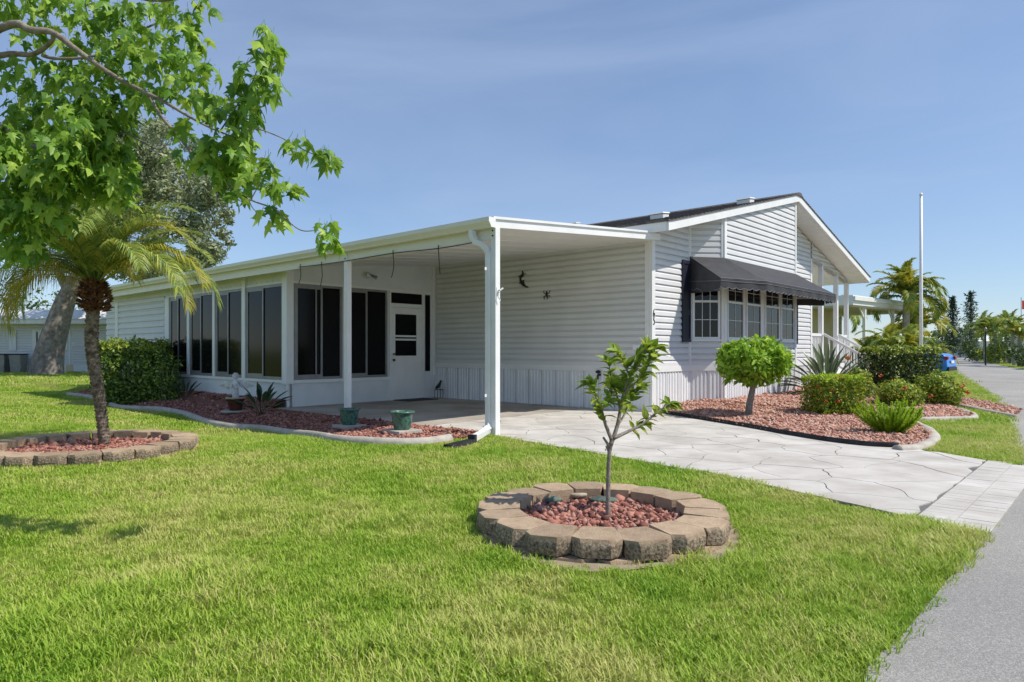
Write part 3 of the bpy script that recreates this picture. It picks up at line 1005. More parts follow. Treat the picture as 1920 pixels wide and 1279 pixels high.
strip('mullion', f_end, ex(590) , ex(590) + .03, LZ0 + .05, LZ1 - .05, .028, .036, 'frame_grey', w_end)
slider(f_end, ex(648), ex(725), LZ0, LZ1, house, .48)
strip('sill', f_end, 0, ex(729), LZ0 - .07, LZ0 - .004, 0, .035, 'trim', w_end)
strip('head_trim', f_end, 0, ex(812), LZ1 + .002, LZ1 + .05, 0, .022, 'trim', w_end)
strip('corner_post', f_end, -.05, .11, LZ0 - .08, 2.98, -.14, .045, 'trim', w_end)
strip('corner_trim', f_end, -.025, .03, -.25, LZ0 - .08, -.03, .02, 'trim', w_end)
strip('corner_trim', f_end, EL - .10, EL - .0, LZ0, 3.4, 0, .03, 'trim', w_end)
strip('mullion', f_end, ex(641), ex(647), LZ0 - .004, LZ1, 0, .034, 'trim', w_end)
# door with transom and side light
dL, dR = ex(729), ex(793)
mb = MB()
fbox(mb, f_end, dL, dL + .045, 0, LZ1, 0, .03); fbox(mb, f_end, dR - .045, dR, 0, LZ1, 0, .03)
fbox(mb, f_end, dL + .045, dR - .045, 2.20, 2.29, 0, .03); fbox(mb, f_end, dL + .045, dR - .045, LZ1 - .03, LZ1, 0, .03)
mb.build('door_frame', M['trim'], house)
strip('transom_pane', f_end, dL + .045, dR - .045, 2.29, LZ1 - .03, .001, .008, 'screen', w_end)
strip('side_light', f_end, ex(797), ex(806), .68, 2.54, .001, .01, 'screen', w_end)
gl, gr = ex(740), ex(780)
door = MB()
for a, b, c, d in ((dL + .05, gl, .02, 2.19), (gr, dR - .05, .02, 2.19), (gl, gr, .02, 1.06), (gl, gr, 2.04, 2.19), (gl, gr, 1.50, 1.545)):
    fbox(door, f_end, a, b, c, d, 0, .024)
door = door.build('door', M['trim'], house)
strip('pane', f_end, gl, gr, 1.06, 1.50, .001, .008, 'screen', door)
strip('pane', f_end, gl, gr, 1.545, 2.04, .001, .008, 'screen', door)
strip('sash_rail', f_end, gl + .01, gr - .01, 1.42, 1.465, .009, .02, 'trim', door)
strip('kick_panel', f_end, gl - .04, gr + .04, .2, .95, .024, .03, 'trim', door)
for z, r in ((1.10, .026), (.96, .034)):
    q = f_end(dL + .105, z, .024)
    MB().tube([q, (q[0], q[1] - .03, q[2]), (q[0], q[1] - .06, q[2])], [.4 * r, r, .8 * r], 12).build('door_knob', M['brass'], door, smooth=True)
# flood light
q = Vector(f_end(ex(690), 2.90, 0))
lf = MB().tube([q, q + Vector((0, -.03, 0))], .055, 14).build('flood_light', M['statue'], house, smooth=False)
MB().tube([q + Vector((-.02, -.03, 0)), q + Vector((-.08, -.10, -.03)), q + Vector((-.12, -.17, -.05))], [.02, .045, .06], 12).build('lamp_head', M['statue'], lf, smooth=True)
MB().tube([q + Vector((.02, -.03, 0)), q + Vector((.10, -.08, -.04)), q + Vector((.15, -.13, -.07))], [.018, .03, .045], 12).build('lamp_head', M['frame_grey'], lf, smooth=True)

# long side of the lanai: sliders between white mullions
edges = [541, 533, 463, 457, 406, 402, 358, 354, 322, 318]
for a, b in ((533, 463), (457, 406), (402, 358), (354, 320)):
    s0, s1 = sy(b), sy(a)
    slider(f_ls, s0, s1, LZ0, LZ1, house, .47, fw=.06)
for a, b in ((463, 457), (406, 402), (358, 354), (320, 312)):
    strip('mullion', f_ls, sy(b), sy(a), LZ0 - .004, LZ1 + (.4 if a == 463 else 0), 0, .05, 'trim', w_ls)
strip('sill', f_ls, sy(312), LL, LZ0 - .06, LZ0 - .005, 0, .04, 'trim', w_ls)
strip('head_trim', f_ls, sy(312), LL, LZ1 + .002, LZ1 + .045, 0, .02, 'trim', w_ls)
mb = MB()
for k in range(26):
    s = sy(312) + (k + .5) * (LL - sy(312)) / 26
    for z in (LZ1 + .08, 2.86):
        mb.tube([f_ls(s, z, 0), f_ls(s, z, .006)], .008, 6)
mb.build('screw', M['iron'], w_ls)
# sided store room beyond
siding(w_ls, f_ls, [(.05, .5), (sy(312) - .05, .5), (sy(312) - .05, 2.62), (.05, 2.62)], z0=.3, row=.17)
strip('corner_trim', f_ls, sy(224), sy(219), 0, 2.62, 0, .05, 'trim', w_ls)

# house number, hand-bent iron digits on the corner trim
def digit(name, path, cx, cz0):
    pts = smooth_line([(cx + x, -.056, cz0 + z) for x, z in path], 5)
    MB().tube(pts, .0075, 6).build(name, M['iron'], w_front)
digit('house_number_6', [(.020, .075), (-.005, .05), (-.022, .005), (-.024, -.035), (-.010, -.066), (.012, -.062), (.024, -.03), (.014, -.004), (-.008, -.004), (-.021, -.02)], .032, 1.90)
digit('house_number_5', [(.022, .066), (-.004, .060), (-.016, .050), (-.010, .028), (.010, .016), (.022, -.01), (.018, -.04), (.0, -.06), (-.024, -.052)], .032, 1.745)

# ------------------------------------------------------------------ ground, road, driveway
gx_ = np.concatenate([[-700, -60], np.arange(-24, 2.01, .4), [60, 700]])
gy_ = np.concatenate([[-60, 0], np.arange(6, 40.01, .4), [120, 900]])
mb = MB()
mb.add([(x, y, zg(x, y)) for y in gy_ for x in gx_], [(j * len(gx_) + i, j * len(gx_) + i + 1, (j + 1) * len(gx_) + i + 1, (j + 1) * len(gx_) + i) for j in range(len(gy_) - 1) for i in range(len(gx_) - 1)])
lawn = kind(mb.build('lawn', M['lawn'], smooth=True), 'structure', 'green lawn around the house')

road_left = [(-.3, -8), (.15, -2), (.62, 1.0)] + [tuple(G(x, y).to_2d()) for x, y in ((1620, 1279), (1700, 1188), (1760, 1112), (1805, 1055), (1841, 1003), (1882, 940), (1917, 884))] + \
            [(6.6, 8.9), (8.2, 11.2), (10.0, 13.9), (12.3, 17.4), (15.8, 23.2), (19.6, 29.6), (26, 40), (36, 56), (60, 95), (90, 145)]
road_right = [(14, -8), (14.6, 0), (16.6, 10), (20.3, 21), (25.3, 31), (33.0, 44.5), (42.6, 60.5), (65.5, 97.5), (95, 144)]
road_poly = [tuple(p) for p in smooth_line([Vector(p) for p in road_left], 4)] + [tuple(p) for p in reversed(road_right)]
mb = MB()
L2 = smooth_line([Vector(p) for p in road_left], 4)
R2 = smooth_line([Vector(p) for p in road_right], 8)
n = 60
def resample(l, n):
    d = [0]
    for a, b in zip(l, l[1:]):
        d.append(d[-1] + (b - a).length)
    out = []
    for i in range(n):
        t = d[-1] * (i / (n - 1)) ** 1.9
        k = max(j for j in range(len(d)) if d[j] <= t + 1e-9)
        k = min(k, len(l) - 2)
        out.append(l[k].lerp(l[k + 1], (t - d[k]) / max(1e-9, d[k + 1] - d[k])))
    return out
n = 220
La, Ra = resample(L2, n), resample(R2, n)
road_poly = [tuple(p) for p in La] + [tuple(p) for p in reversed(Ra)]
mb.add([(p.x, p.y, .012) for p in La] + [(p.x, p.y, .012) for p in Ra], [(i, n + i, n + i + 1, i + 1) for i in range(n - 1)])
kind(mb.build('road', M['asphalt']), 'structure', 'grey asphalt street')
# far street crossing behind, hidden mostly by trees

# driveway outline in the house frame (left edge, then right edge)
DWL = [(-4.45, 6.0), (-4.45, .2), (-4.62, -.45), (-4.90, -2.0), (-5.36, -4.16), (-6.08, -6.05)]
DWR = [(-2.86, -6.02), (-1.98, -4.72), (-1.05, -2.75), (.03, -.20), (.0, 6.0)]
dw_poly = [tuple(HW(*p).to_2d()) for p in DWL + DWR]
drive = MB()
drive.prism([HW(*p) for p in reversed(DWL + DWR)], -.25, .014)
drive = kind(drive.build('driveway', M['joint']), 'structure', 'pale concrete driveway stamped like flagstones')
Y_ST = 1.35                # stamped stones in front of this line, plain slab behind
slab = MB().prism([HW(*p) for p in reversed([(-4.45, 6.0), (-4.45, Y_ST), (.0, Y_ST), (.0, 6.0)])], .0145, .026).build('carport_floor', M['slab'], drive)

def voronoi(seeds, bound):
    cells = []
    for i, s in enumerate(seeds):
        c = list(bound)
        for j, q in enumerate(seeds):
            if i == j or (q[0] - s[0]) ** 2 + (q[1] - s[1]) ** 2 > 9:
                continue
            a, b = q[0] - s[0], q[1] - s[1]
            c = clip(c, a, b, (q[0] ** 2 + q[1] ** 2 - s[0] ** 2 - s[1] ** 2) / 2)
            if len(c) < 3:
                break
        if len(c) >= 3:
            cells.append(c)
    return cells

def wob(p, amp=.10):
    v = Vector((p[0] * 2.3, p[1] * 2.3, 0))
    w = Vector((p[0] * 9.0, p[1] * 9.0, 3.0))
    return (p[0] + amp * noise.noise(v + Vector((9, 2, 0))) + .02 * noise.noise(w), p[1] + amp * noise.noise(v + Vector((1, 7, 5))) + .02 * noise.noise(w + Vector((4, 4, 4))))

r2 = random.Random(11)
seeds = []
while len(seeds) < 128:
    p = (r2.uniform(-6.3, .2), r2.uniform(-5.6, Y_ST))
    if all(((p[0] - q[0]) / 1.2) ** 2 + (p[1] - q[1]) ** 2 > .15 for q in seeds) or r2.random() < .006:
        seeds.append(p)
BAND = .42
def band_clip(poly):
    # stay behind the brick band along the street end
    a, b = Vector((-6.08, -6.05)), Vector((-2.86, -6.02))
    return clip(poly, 0, -1, 6.02 - BAND)
def dw_clip(poly):
    # convex pieces of the outline: clip by each edge line of the (nearly convex) driveway
    ring = [(-4.45, Y_ST - .006), (-4.45, .2), (-5.36, -4.16), (-6.08, -6.05), (-2.86, -6.02), (-1.98, -4.72), (.0, -.20), (.0, Y_ST - .006)]
    return ring
def edge_x(l, y):
    for a, b in zip(l, l[1:]):
        lo, hi = sorted((a[1], b[1]))
        if lo <= y <= hi and a[1] != b[1]:
            t = (y - a[1]) / (b[1] - a[1])
            return a[0] + (b[0] - a[0]) * t
    return l[-1][0] if y < l[-1][1] else l[0][0]
DWRr = list(reversed(DWR))
for c in voronoi(seeds, [(-7, -5.60), (1, -5.60), (1, Y_ST - .01), (-7, Y_ST - .01)]):
    cx = sum(p[0] for p in c) / len(c); cy = sum(p[1] for p in c) / len(c)
    pts = []
    for i in range(len(c)):
        p, q = c[i], c[(i + 1) % len(c)]
        L = math.hypot(q[0] - p[0], q[1] - p[1])
        k = max(1, int(L / .09))
        for j in range(k):
            pts.append((p[0] + (q[0] - p[0]) * j / k, p[1] + (q[1] - p[1]) * j / k))
    out = []
    for p in pts:
        w = wob(p)
        w = (w[0], min(max(w[1], -5.60), Y_ST - .012))
        # pull in for the joint
        d = Vector((w[0] - cx, w[1] - cy))
        g = .0052 + .006 * max(0, noise.noise(Vector((p[0] * 1.3, p[1] * 1.3, 8))) + .2)
        d -= d.normalized() * g
        w = (cx + d.x, cy + d.y)
        xl, xr = edge_x(DWL, w[1]), edge_x(DWRr, w[1])
        out.append((min(max(w[0], xl + .004), xr - .004), w[1]))
    clean = [p for i, p in enumerate(out) if math.hypot(p[0] - out[i - 1][0], p[1] - out[i - 1][1]) > .004]
    if len(clean) < 4 or abs(area2(clean)) < .015:
        continue
    if area2(clean) < 0:
        clean.reverse()
    MB().prism([HW(*p) for p in clean], .0145, .022 + .0025 * r2.random()).build('paving_stone', M['concrete'], drive)
# brick-stamped band at the street
for row in range(2):
    y0 = -5.61 - row * .225
    y1 = y0 - .221
    xl, xr = edge_x(DWL, y0) - .02, edge_x(DWRr, max(y0, -6.0)) + .02
    nb = int((xr - xl) / .105)
    for i in range(nb):
        a = xl + (xr - xl) * i / nb
        b = xl + (xr - xl) * (i + 1) / nb - .004
        MB().prism([HW(*p) for p in ((a, y1), (b, y1), (b, y0), (a, y0))], .0145, .023 + .002 * r2.random()).build('brick', M['concrete'], drive)

# ------------------------------------------------------------------ planting beds
def rocks(name, pts, zs, size, mat, seed=1):
    """angular stones, one mesh"""
    rg = np.random.default_rng(seed)
    n = len(pts)
    # squashed octahedra with random corners
    base = np.array([[1, 0, 0], [-1, 0, 0], [0, 1, 0], [0, -1, 0], [0, 0, 1], [0, 0, -1], [.6, .6, .5], [-.6, -.6, -.4]], float)[:6]
    F = np.array([[0, 2, 4], [2, 1, 4], [1, 3, 4], [3, 0, 4], [2, 0, 5], [1, 2, 5], [3, 1, 5], [0, 3, 5]])
    V = np.repeat(base[None], n, 0) * rg.uniform(.55, 1.25, (n, 6, 1))
    V += rg.uniform(-.25, .25, V.shape)
    s = size * rg.lognormal(0, .35, n)
    V *= s[:, None, None] * np.stack([rg.uniform(.8, 1.3, n), rg.uniform(.6, 1.0, n), rg.uniform(.45, .8, n)], 1)[:, None, :]
    a, tl = rg.uniform(0, 2 * np.pi, n), rg.uniform(-.6, .6, n)
    ca, sa, ct, st = np.cos(a), np.sin(a), np.cos(tl), np.sin(tl)
    x, y, z = V[..., 0], V[..., 1], V[..., 2]
    y, z = y * ct[:, None] - z * st[:, None], y * st[:, None] + z * ct[:, None]
    x, y = x * ca[:, None] - y * sa[:, None], x * sa[:, None] + y * ca[:, None]
    V = np.stack([x + pts[:, 0:1], y + pts[:, 1:2], z + zs[:, None] + (s * .3)[:, None]], -1)
    Fa = (F[None] + (np.arange(n) * 6)[:, None, None]).reshape(-1, 3)
    return link(name, mesh_np(name, V.reshape(-1, 3), Fa), mat)

def fill(poly, per_m2, seed, near=0.0):
    rg = np.random.default_rng(seed)
    xs = [p[0] for p in poly]; ys = [p[1] for p in poly]
    A = (max(xs) - min(xs)) * (max(ys) - min(ys))
    n = int(A * per_m2)
    X, Y = rg.uniform(min(xs), max(xs), n), rg.uniform(min(ys), max(ys), n)
    k = inside(poly, X, Y)
    return np.stack([X[k], Y[k]], 1)

def bed_sheet(name, poly, zf, mat, step=.25):
    """mulch surface as a fine grid clipped to the bed's outline, mounded by zf"""
    xs = [p[0] for p in poly]; ys = [p[1] for p in poly]
    X = np.arange(min(xs), max(xs) + step, step); Y = np.arange(min(ys), max(ys) + step, step)
    import mathutils.geometry as mg
    pts = [Vector((p[0], p[1])) for p in poly]
    n0 = len(pts)
    gx, gy = np.meshgrid(X, Y)
    gx, gy = gx.ravel(), gy.ravel()
    k = inside(poly, gx, gy)
    pts += [Vector((a, b)) for a, b in zip(gx[k], gy[k])]
    v, e, f, *_ = mg.delaunay_2d_cdt(pts, [], [list(range(n0))], 1, 1e-5)
    mb = MB()
    mb.add([(p.x, p.y, zf(p.x, p.y)) for p in v], [tuple(q) for q in f])
    return mb.build(name, mat, smooth=True)

def kerb(name, line, w=.13, h=.11, mat='curb', z0=-.03, ends=True):
    """rounded concrete edging following a line"""
    line = [Vector((p[0], p[1])) for p in line]
    prof = [(-w / 2, z0), (-w / 2, h * .55), (-w * .32, h * .92), (0, h), (w * .32, h * .92), (w / 2, h * .55), (w / 2, z0)]
    mb = MB()
    k = len(prof)
    vs = []
    for i, p in enumerate(line):
        d = (line[min(i + 1, len(line) - 1)] - line[max(i - 1, 0)]).normalized()
        nn = Vector((-d.y, d.x))
        j = .006 * noise.noise(Vector((p.x * 4, p.y * 4, 0)))
        for a, z in prof:
            q = p + nn * (a + j)
            vs.append((q.x, q.y, z + j * .5 + zg(p.x, p.y)))
    fs = [(i * k + m_, i * k + m_ + 1, (i + 1) * k + m_ + 1, (i + 1) * k + m_) for i in range(len(line) - 1) for m_ in range(k - 1)]
    fs += [tuple(range(k - 1, -1, -1)), tuple((len(line) - 1) * k + m_ for m_ in range(k))]
    mb.add(vs, fs)
    return mb.build(name, M[mat], smooth=True)

# left bed, along the lanai
kl = [GT(x, y, .09).to_2d() for x, y in ((128, 737), (165, 741), (196, 748), (212, 757), (240, 762), (300, 764), (345, 772), (385, 786), (440, 796), (500, 800), (560, 808), (620, 816), (690, 822), (750, 824), (805, 822), (842, 816))]
kline = [Vector(p) for p in smooth_line(kl, 5)]
inner = [HW(*p).to_2d() for p in ((-4.47, -.05), (-4.47, 6.0), (-4.10, 6.02), (-4.10, 16.2))]
bedL = [tuple(p) for p in kline] + [tuple(p) for p in inner]
zL = lambda x, y: .035 + zg(x, y) + .13 * sstep((HL((x, y))[0] + 5.5) / 1.05) * sstep((HL((x, y))[1] - .6) / 3.2) + .015 * noise.noise(Vector((x, y, 0)))
def GB(px, py, off=0.0):                       # pixel on the left bed
    z = 0.0
    for _ in range(10):
        p = G(px, py, z)
        z = zL(p.x, p.y) + off
    return G(px, py, z)
kind(bed_sheet('planting_bed', bedL, zL, M['bedsoil']), 'structure', 'narrow mulch bed along the lanai wall')
tag(kerb('garden_kerb', kline), 'wavy pale concrete kerb edging the bed beside the lanai', 'garden kerb', 'concrete garden kerbs')
pl = fill(bedL, 900, 3)
kind(rocks('lava_rock', pl, np.array([zL(*p) for p in pl]), .020, M['lava2'], 5), 'stuff', 'dark red lava rock in the bed by the lanai')

# right bed, in front of the facade
edge_px = [(1240, 777), (1300, 787), (1400, 804), (1480, 819), (1560, 832), (1630, 840), (1685, 843)]
eline = [G(x, y).to_2d() for x, y in edge_px]
k1 = [G(x, y, .08).to_2d() for x, y in ((1682, 834), (1716, 832), (1742, 824), (1752, 814), (1742, 801), (1722, 792), (1708, 784))]
k1 = [Vector(p) for p in smooth_line(k1, 6)]
k2 = [G(x, y, .08).to_2d() for x, y in ((1712, 781), (1740, 781), (1790, 780), (1822, 779), (1826, 774), (1812, 768), (1790, 762), (1762, 756))]
k2 = [Vector(p) for p in smooth_line(k2, 5)]
k3 = [G(x, y, .08).to_2d() for x, y in ((1768, 752), (1810, 758), (1860, 768), (1905, 776))]
k3 = [Vector(p) for p in smooth_line(k3, 5)]
bedR = [tuple(p) for p in eline] + [tuple(p) for p in k1] + [tuple(p) for p in k2] + [tuple(HW(*p).to_2d()) for p in ((9.0, -3.2), (11.5, -2.6), (12.5, -.1), (PX, -.05), (BX3, -.05), (BX2, -BD - .05), (BX1, -BD - .05), (BX0, -.05), (.08, -.05))]
def zR(x, y):
    a, b = HL((x, y))
    d = min(1, max(0, (-b - BD * (BX0 < a < BX3)) / 4.0))
    g = (Vector((x, y)) - Vector(eline[3])).length
    m_ = max(0., min(1., (a - .2) / 1.5))
    return .045 + .13 * m_ * (1 - d) + .02 * noise.noise(Vector((x * 1.5, y * 1.5, 0)))
kind(bed_sheet('planting_bed', bedR, zR, M['bedsoil']), 'structure', 'red lava rock bed in front of the house')
pr = fill(bedR, 1250, 4)
kind(rocks('lava_rock', pr, np.array([zR(*p) for p in pr]), .0215, M['lava'], 6), 'stuff', 'red lava rock covering the front bed')
tag(kerb('garden_kerb', k1, w=.15, h=.075), 'curved concrete kerb round the bed corner beside the bright fern', 'garden kerb', 'concrete garden kerbs')
tag(kerb('garden_kerb', k2, w=.12, h=.075), 'concrete kerb round the bed below the flowering bushes', 'garden kerb', 'concrete garden kerbs')
tag(kerb('garden_kerb', k3, w=.12, h=.07), 'low concrete kerb crossing the verge towards the street', 'garden kerb', 'concrete garden kerbs')
bed3 = [tuple(p) for p in k3] + [tuple(G(x, y).to_2d()) for x, y in ((1915, 771), (1860, 757), (1800, 747), (1765, 744))]
kind(bed_sheet('planting_bed', bed3, lambda x, y: .03, M['bedsoil']), 'structure', 'thin strip of mulch by the street')
pr3 = fill(bed3, 500, 8)
kind(rocks('lava_rock', pr3, np.full(len(pr3), .03), .024, M['lava'], 9), 'stuff', 'red lava rock strip by the verge')
el = [Vector(p) for p in smooth_line([Vector(p) for p in eline], 4)]
tag(kerb('edging_strip', el, w=.022, h=.085, mat='rubber', z0=-.02), 'black plastic edging strip between driveway and red rock bed', 'edging strip')

# ------------------------------------------------------------------ rings of retaining blocks
def block_mesh(seed):
    """trapezoid block: narrow at the inside, faceted rough face at the outside (local +x outward)"""
    rg = random.Random(seed)
    w, wi, d, h, b = .147, .096, .145, .105, .066
    pl2 = [(-d, -wi), (d - b, -w), (d, -w + .062), (d, w - .062), (d - b, w), (-d, wi)]
    mb = MB()
    n = len(pl2)
    lev = [(-.0, .0), (.035, .006), (.072, .004), (.105, -.008)]
    for z, o in lev:
        for i, (x, y) in enumerate(pl2):
            face = i in (1, 2, 3, 4)
            j = rg.uniform(-.006, .006) if face else 0
            mb.v.append((x + (o + j if face else 0), y + (j if face else 0), z + (rg.uniform(-.003, .003) if face else 0)))
    for L_ in range(3):
        for i in range(n):
            a, c = L_ * n + i, L_ * n + (i + 1) % n
            mb.f.append((a, c, c + n, a + n))
    mb.f.append(tuple(range(n - 1, -1, -1)))
    mb.f.append(tuple(3 * n + i for i in range(n)))
    me = mb.mesh('block')
    me.materials.append(M['block_mat'])
    return me
# block colour: tan sawn top, dark weathered split face (its stain follows the rough face, not the light)
m, t, b = new_mat('concrete_block')
tc = t.nodes.new('ShaderNodeTexCoord')
n1 = N(t, 'ShaderNodeTexNoise', Scale=9.0, Detail=8, Roughness=.65)
n2 = N(t, 'ShaderNodeTexNoise', Scale=55.0, Detail=6, Roughness=.7)
for q in (n1, n2):
    t.links.new(tc.outputs['Object'], q.inputs['Vector'])
tops = ramp(t, n1.outputs['Fac'], [(.3, (.33, .23, .145)), (.7, (.49, .37, .25))])
face = ramp(t, n2.outputs['Fac'], [(.36, (.06, .046, .034)), (.48, (.22, .165, .115)), (.66, (.48, .38, .27))])
sep = t.nodes.new('ShaderNodeSeparateXYZ')
t.links.new(tc.outputs['Object'], sep.inputs[0])
mr = N(t, 'ShaderNodeMapRange')
mr.inputs['From Min'].default_value = .102; mr.inputs['From Max'].default_value = .078
t.links.new(sep.outputs['Z'], mr.inputs['Value'])
mr2 = N(t, 'ShaderNodeMapRange')
mr2.inputs['From Min'].default_value = .0; mr2.inputs['From Max'].default_value = .09
t.links.new(sep.outputs['X'], mr2.inputs['Value'])
ml = N(t, 'ShaderNodeMath', operation='MULTIPLY')
t.links.new(mr.outputs[0], ml.inputs[0]); t.links.new(mr2.outputs[0], ml.inputs[1])
mix = N(t, 'ShaderNodeMix', data_type='RGBA')
t.links.new(ml.outputs[0], mix.inputs['Factor']); t.links.new(tops.outputs[0], mix.inputs['A']); t.links.new(face.outputs[0], mix.inputs['B'])
oi = t.nodes.new('ShaderNodeObjectInfo')
mr3 = N(t, 'ShaderNodeMapRange'); mr3.inputs['To Min'].default_value = .8; mr3.inputs['To Max'].default_value = 1.15
t.links.new(oi.outputs['Random'], mr3.inputs['Value'])
hs = t.nodes.new('ShaderNodeHueSaturation')
t.links.new(mr3.outputs[0], hs.inputs['Value']); t.links.new(mix.outputs['Result'], hs.inputs['Color'])
t.links.new(hs.outputs[0], b.inputs['Base Color'])
b.inputs['Roughness'].default_value = .92
bp = N(t, 'ShaderNodeBump', Strength=.7, Distance=.015)
t.links.new(n2.outputs['Fac'], bp.inputs['Height']); t.links.new(bp.outputs[0], b.inputs['Normal'])
M['block_mat'] = m
BM = [block_mesh(i) for i in range(6)]

def ring(cx, cy, R, n, label, z_top=.135, a0=0., gaps=()):
    root = tag(empty('planter_ring', (cx, cy, 0)), label, 'planter ring', 'rings of retaining wall blocks')
    rg = random.Random(int(R * 100))
    for lev in (0, 1):
        for i in range(n):
            a = a0 + 2 * math.pi * (i + (.5 if lev == 0 else 0)) / n
            o = bpy.data.objects.new('block', BM[rg.randrange(6)])
            COL.objects.link(o)
            o.parent = root
            rr = R - .145 + (.012 if lev == 0 else rg.uniform(-.016, .016))
            o.location = (rr * math.cos(a), rr * math.sin(a), (z_top - .105 if lev else z_top - .213) + rg.uniform(-.005, .004))
            o.rotation_euler = (rg.uniform(-.03, .03), rg.uniform(-.03, .03), a + rg.uniform(-.05, .05))
            k = 2 * math.pi * (R - .045) / n / .300
            o.scale = (1, k, 1)
    return root
R1C, R1 = (.605, 4.64), .845
ring(*R1C, R1, 17, 'round ring of tan blocks around the young sapling in the front lawn', a0=.12)
R2C, R2 = (-4.95, 7.95), 1.16
ring(*R2C, R2, 23, 'round ring of tan blocks around the small palm at left', a0=.05)
circ = lambda c, r, n=40: [(c[0] + r * math.cos(2 * math.pi * i / n), c[1] + r * math.sin(2 * math.pi * i / n)) for i in range(n)]
for c, r, sz, per, lb in ((R1C, R1 - .27, .021, 2300, 'red lava rock inside the sapling ring'), (R2C, R2 - .27, .021, 1500, 'red lava rock inside the palm ring')):
    zc = lambda x, y: .045 + .02 * noise.noise(Vector((x * 3, y * 3, 1)))
    pp = circ(c, r + .02)
    sheet = bed_sheet('planting_bed', pp, zc, M['bedsoil'], .12)
    kind(sheet, 'structure', 'mulch inside a block ring')
    q = fill(pp, per, 12)
    kind(rocks('lava_rock', q, np.array([zc(*p) for p in q]), sz, M['lava2'], 13), 'stuff', lb)
# bare sandy soil round the sapling ring
m, t, b = new_mat('bare_soil')
geo = t.nodes.new('ShaderNodeNewGeometry')
n1 = N(t, 'ShaderNodeTexNoise', Scale=9.0, Detail=8, Roughness=.7)
t.links.new(geo.outputs['Position'], n1.inputs['Vector'])
cc = ramp(t, n1.outputs['Fac'], [(.3, (.20, .155, .10)), (.7, (.38, .315, .22))])
t.links.new(cc.outputs[0], b.inputs['Base Color']); b.inputs['Roughness'].default_value = 1
soil_poly = [(R1C[0] + (R1 + .02 + .17 * max(0, math.sin(-a + .35)) * (.6 + .5 * noise.noise(Vector((math.cos(a) * 2, math.sin(a) * 2, 0))))) * math.cos(a),
              R1C[1] + (R1 + .02 + .17 * max(0, math.sin(-a + .35)) * (.6 + .5 * noise.noise(Vector((math.cos(a) * 2, math.sin(a) * 2, 0))))) * math.sin(a)) for a in np.linspace(0, 2 * math.pi, 60, endpoint=False)]
kind(MB().add([(p[0], p[1], .006) for p in soil_poly], [tuple(range(len(soil_poly)))]).build('bare_soil', m), 'structure', 'bare sandy soil round the block ring')

# ------------------------------------------------------------------ grass
def tuft(seed, n, hgt, spread, wid):
    rg = random.Random(seed)
    mb = MB()
    for i in range(n):
        a = rg.uniform(0, 2 * math.pi)
        r = spread * math.sqrt(rg.random())
        x, y = r * math.cos(a), r * math.sin(a)
        h = hgt * rg.uniform(.45, 1.15)
        la = rg.uniform(0, 2 * math.pi)
        lean = h * rg.uniform(.25, 1.1)
        dx_, dy_ = math.cos(la) * lean, math.sin(la) * lean
        px_, py_ = -math.sin(la) * wid / 2, math.cos(la) * wid / 2
        mb.add([(x - px_, y - py_, -.004), (x + px_, y + py_, -.004), (x + dx_ * .4 + px_ * .85, y + dy_ * .4 + py_ * .85, h * .62), (x + dx_ * .4 - px_ * .85, y + dy_ * .4 - py_ * .85, h * .62), (x + dx_, y + dy_, h * .95)],
               [(0, 1, 2, 3), (3, 2, 4)])
    o = bpy.data.objects.new('grass_tuft', mb.mesh('grass_tuft'))
    o.data.materials.append(M['grass'])
    return o
tufts = bpy.data.collections.new('grass_tufts')
for i in range(6):
    tufts.objects.link(tuft(i, 24, .046, .060, .0058))
tufts_long = bpy.data.collections.new('grass_tufts_long')
for i in range(4):
    tufts_long.objects.link(tuft(50 + i, 20, .085, .055, .0058))
tufts_far = bpy.data.collections.new('grass_tufts_far')
for i in range(4):
    tufts_far.objects.link(tuft(90 + i, 30, .055, .16, .012))

def scatter(name, X, Y, S, coll, label):
    me = bpy.data.meshes.new(name)
    n = len(X)
    me.vertices.add(n)
    me.vertices.foreach_set('co', np.stack([X, Y, np.array([zg(x, y) for x, y in zip(X, Y)])], 1).astype(np.float32).ravel())
    for nm, arr in (('scl', S), ('rot', rng.uniform(0, 6.283, n))):
        at = me.attributes.new(nm, 'FLOAT', 'POINT')
        at.data.foreach_set('value', arr.astype(np.float32))
    o = link(name, me, M['grass'])
    ng = bpy.data.node_groups.new(name, 'GeometryNodeTree')
    ng.interface.new_socket('Geometry', in_out='INPUT', socket_type='NodeSocketGeometry')
    ng.interface.new_socket('Geometry', in_out='OUTPUT', socket_type='NodeSocketGeometry')
    gi = ng.nodes.new('NodeGroupInput'); go = ng.nodes.new('NodeGroupOutput')
    ci = ng.nodes.new('GeometryNodeCollectionInfo')
    ci.inputs['Collection'].default_value = coll
    ci.inputs['Separate Children'].default_value = True
    ci.inputs['Reset Children'].default_value = True
    ip = ng.nodes.new('GeometryNodeInstanceOnPoints')
    ip.inputs['Pick Instance'].default_value = True
    a1 = ng.nodes.new('GeometryNodeInputNamedAttribute'); a1.data_type = 'FLOAT'; a1.inputs['Name'].default_value = 'scl'
    a2 = ng.nodes.new('GeometryNodeInputNamedAttribute'); a2.data_type = 'FLOAT'; a2.inputs['Name'].default_value = 'rot'
    cx = ng.nodes.new('ShaderNodeCombineXYZ')
    ng.links.new(a2.outputs[0], cx.inputs['Z'])
    ng.links.new(gi.outputs[0], ip.inputs['Points'])
    ng.links.new(ci.outputs[0], ip.inputs['Instance'])
    ng.links.new(cx.outputs[0], ip.inputs['Rotation'])
    ng.links.new(a1.outputs[0], ip.inputs['Scale'])
    ng.links.new(ip.outputs[0], go.inputs[0])
    md = o.modifiers.new('scatter', 'NODES')
    md.node_group = ng
    kind(o, 'stuff', label)
    return o

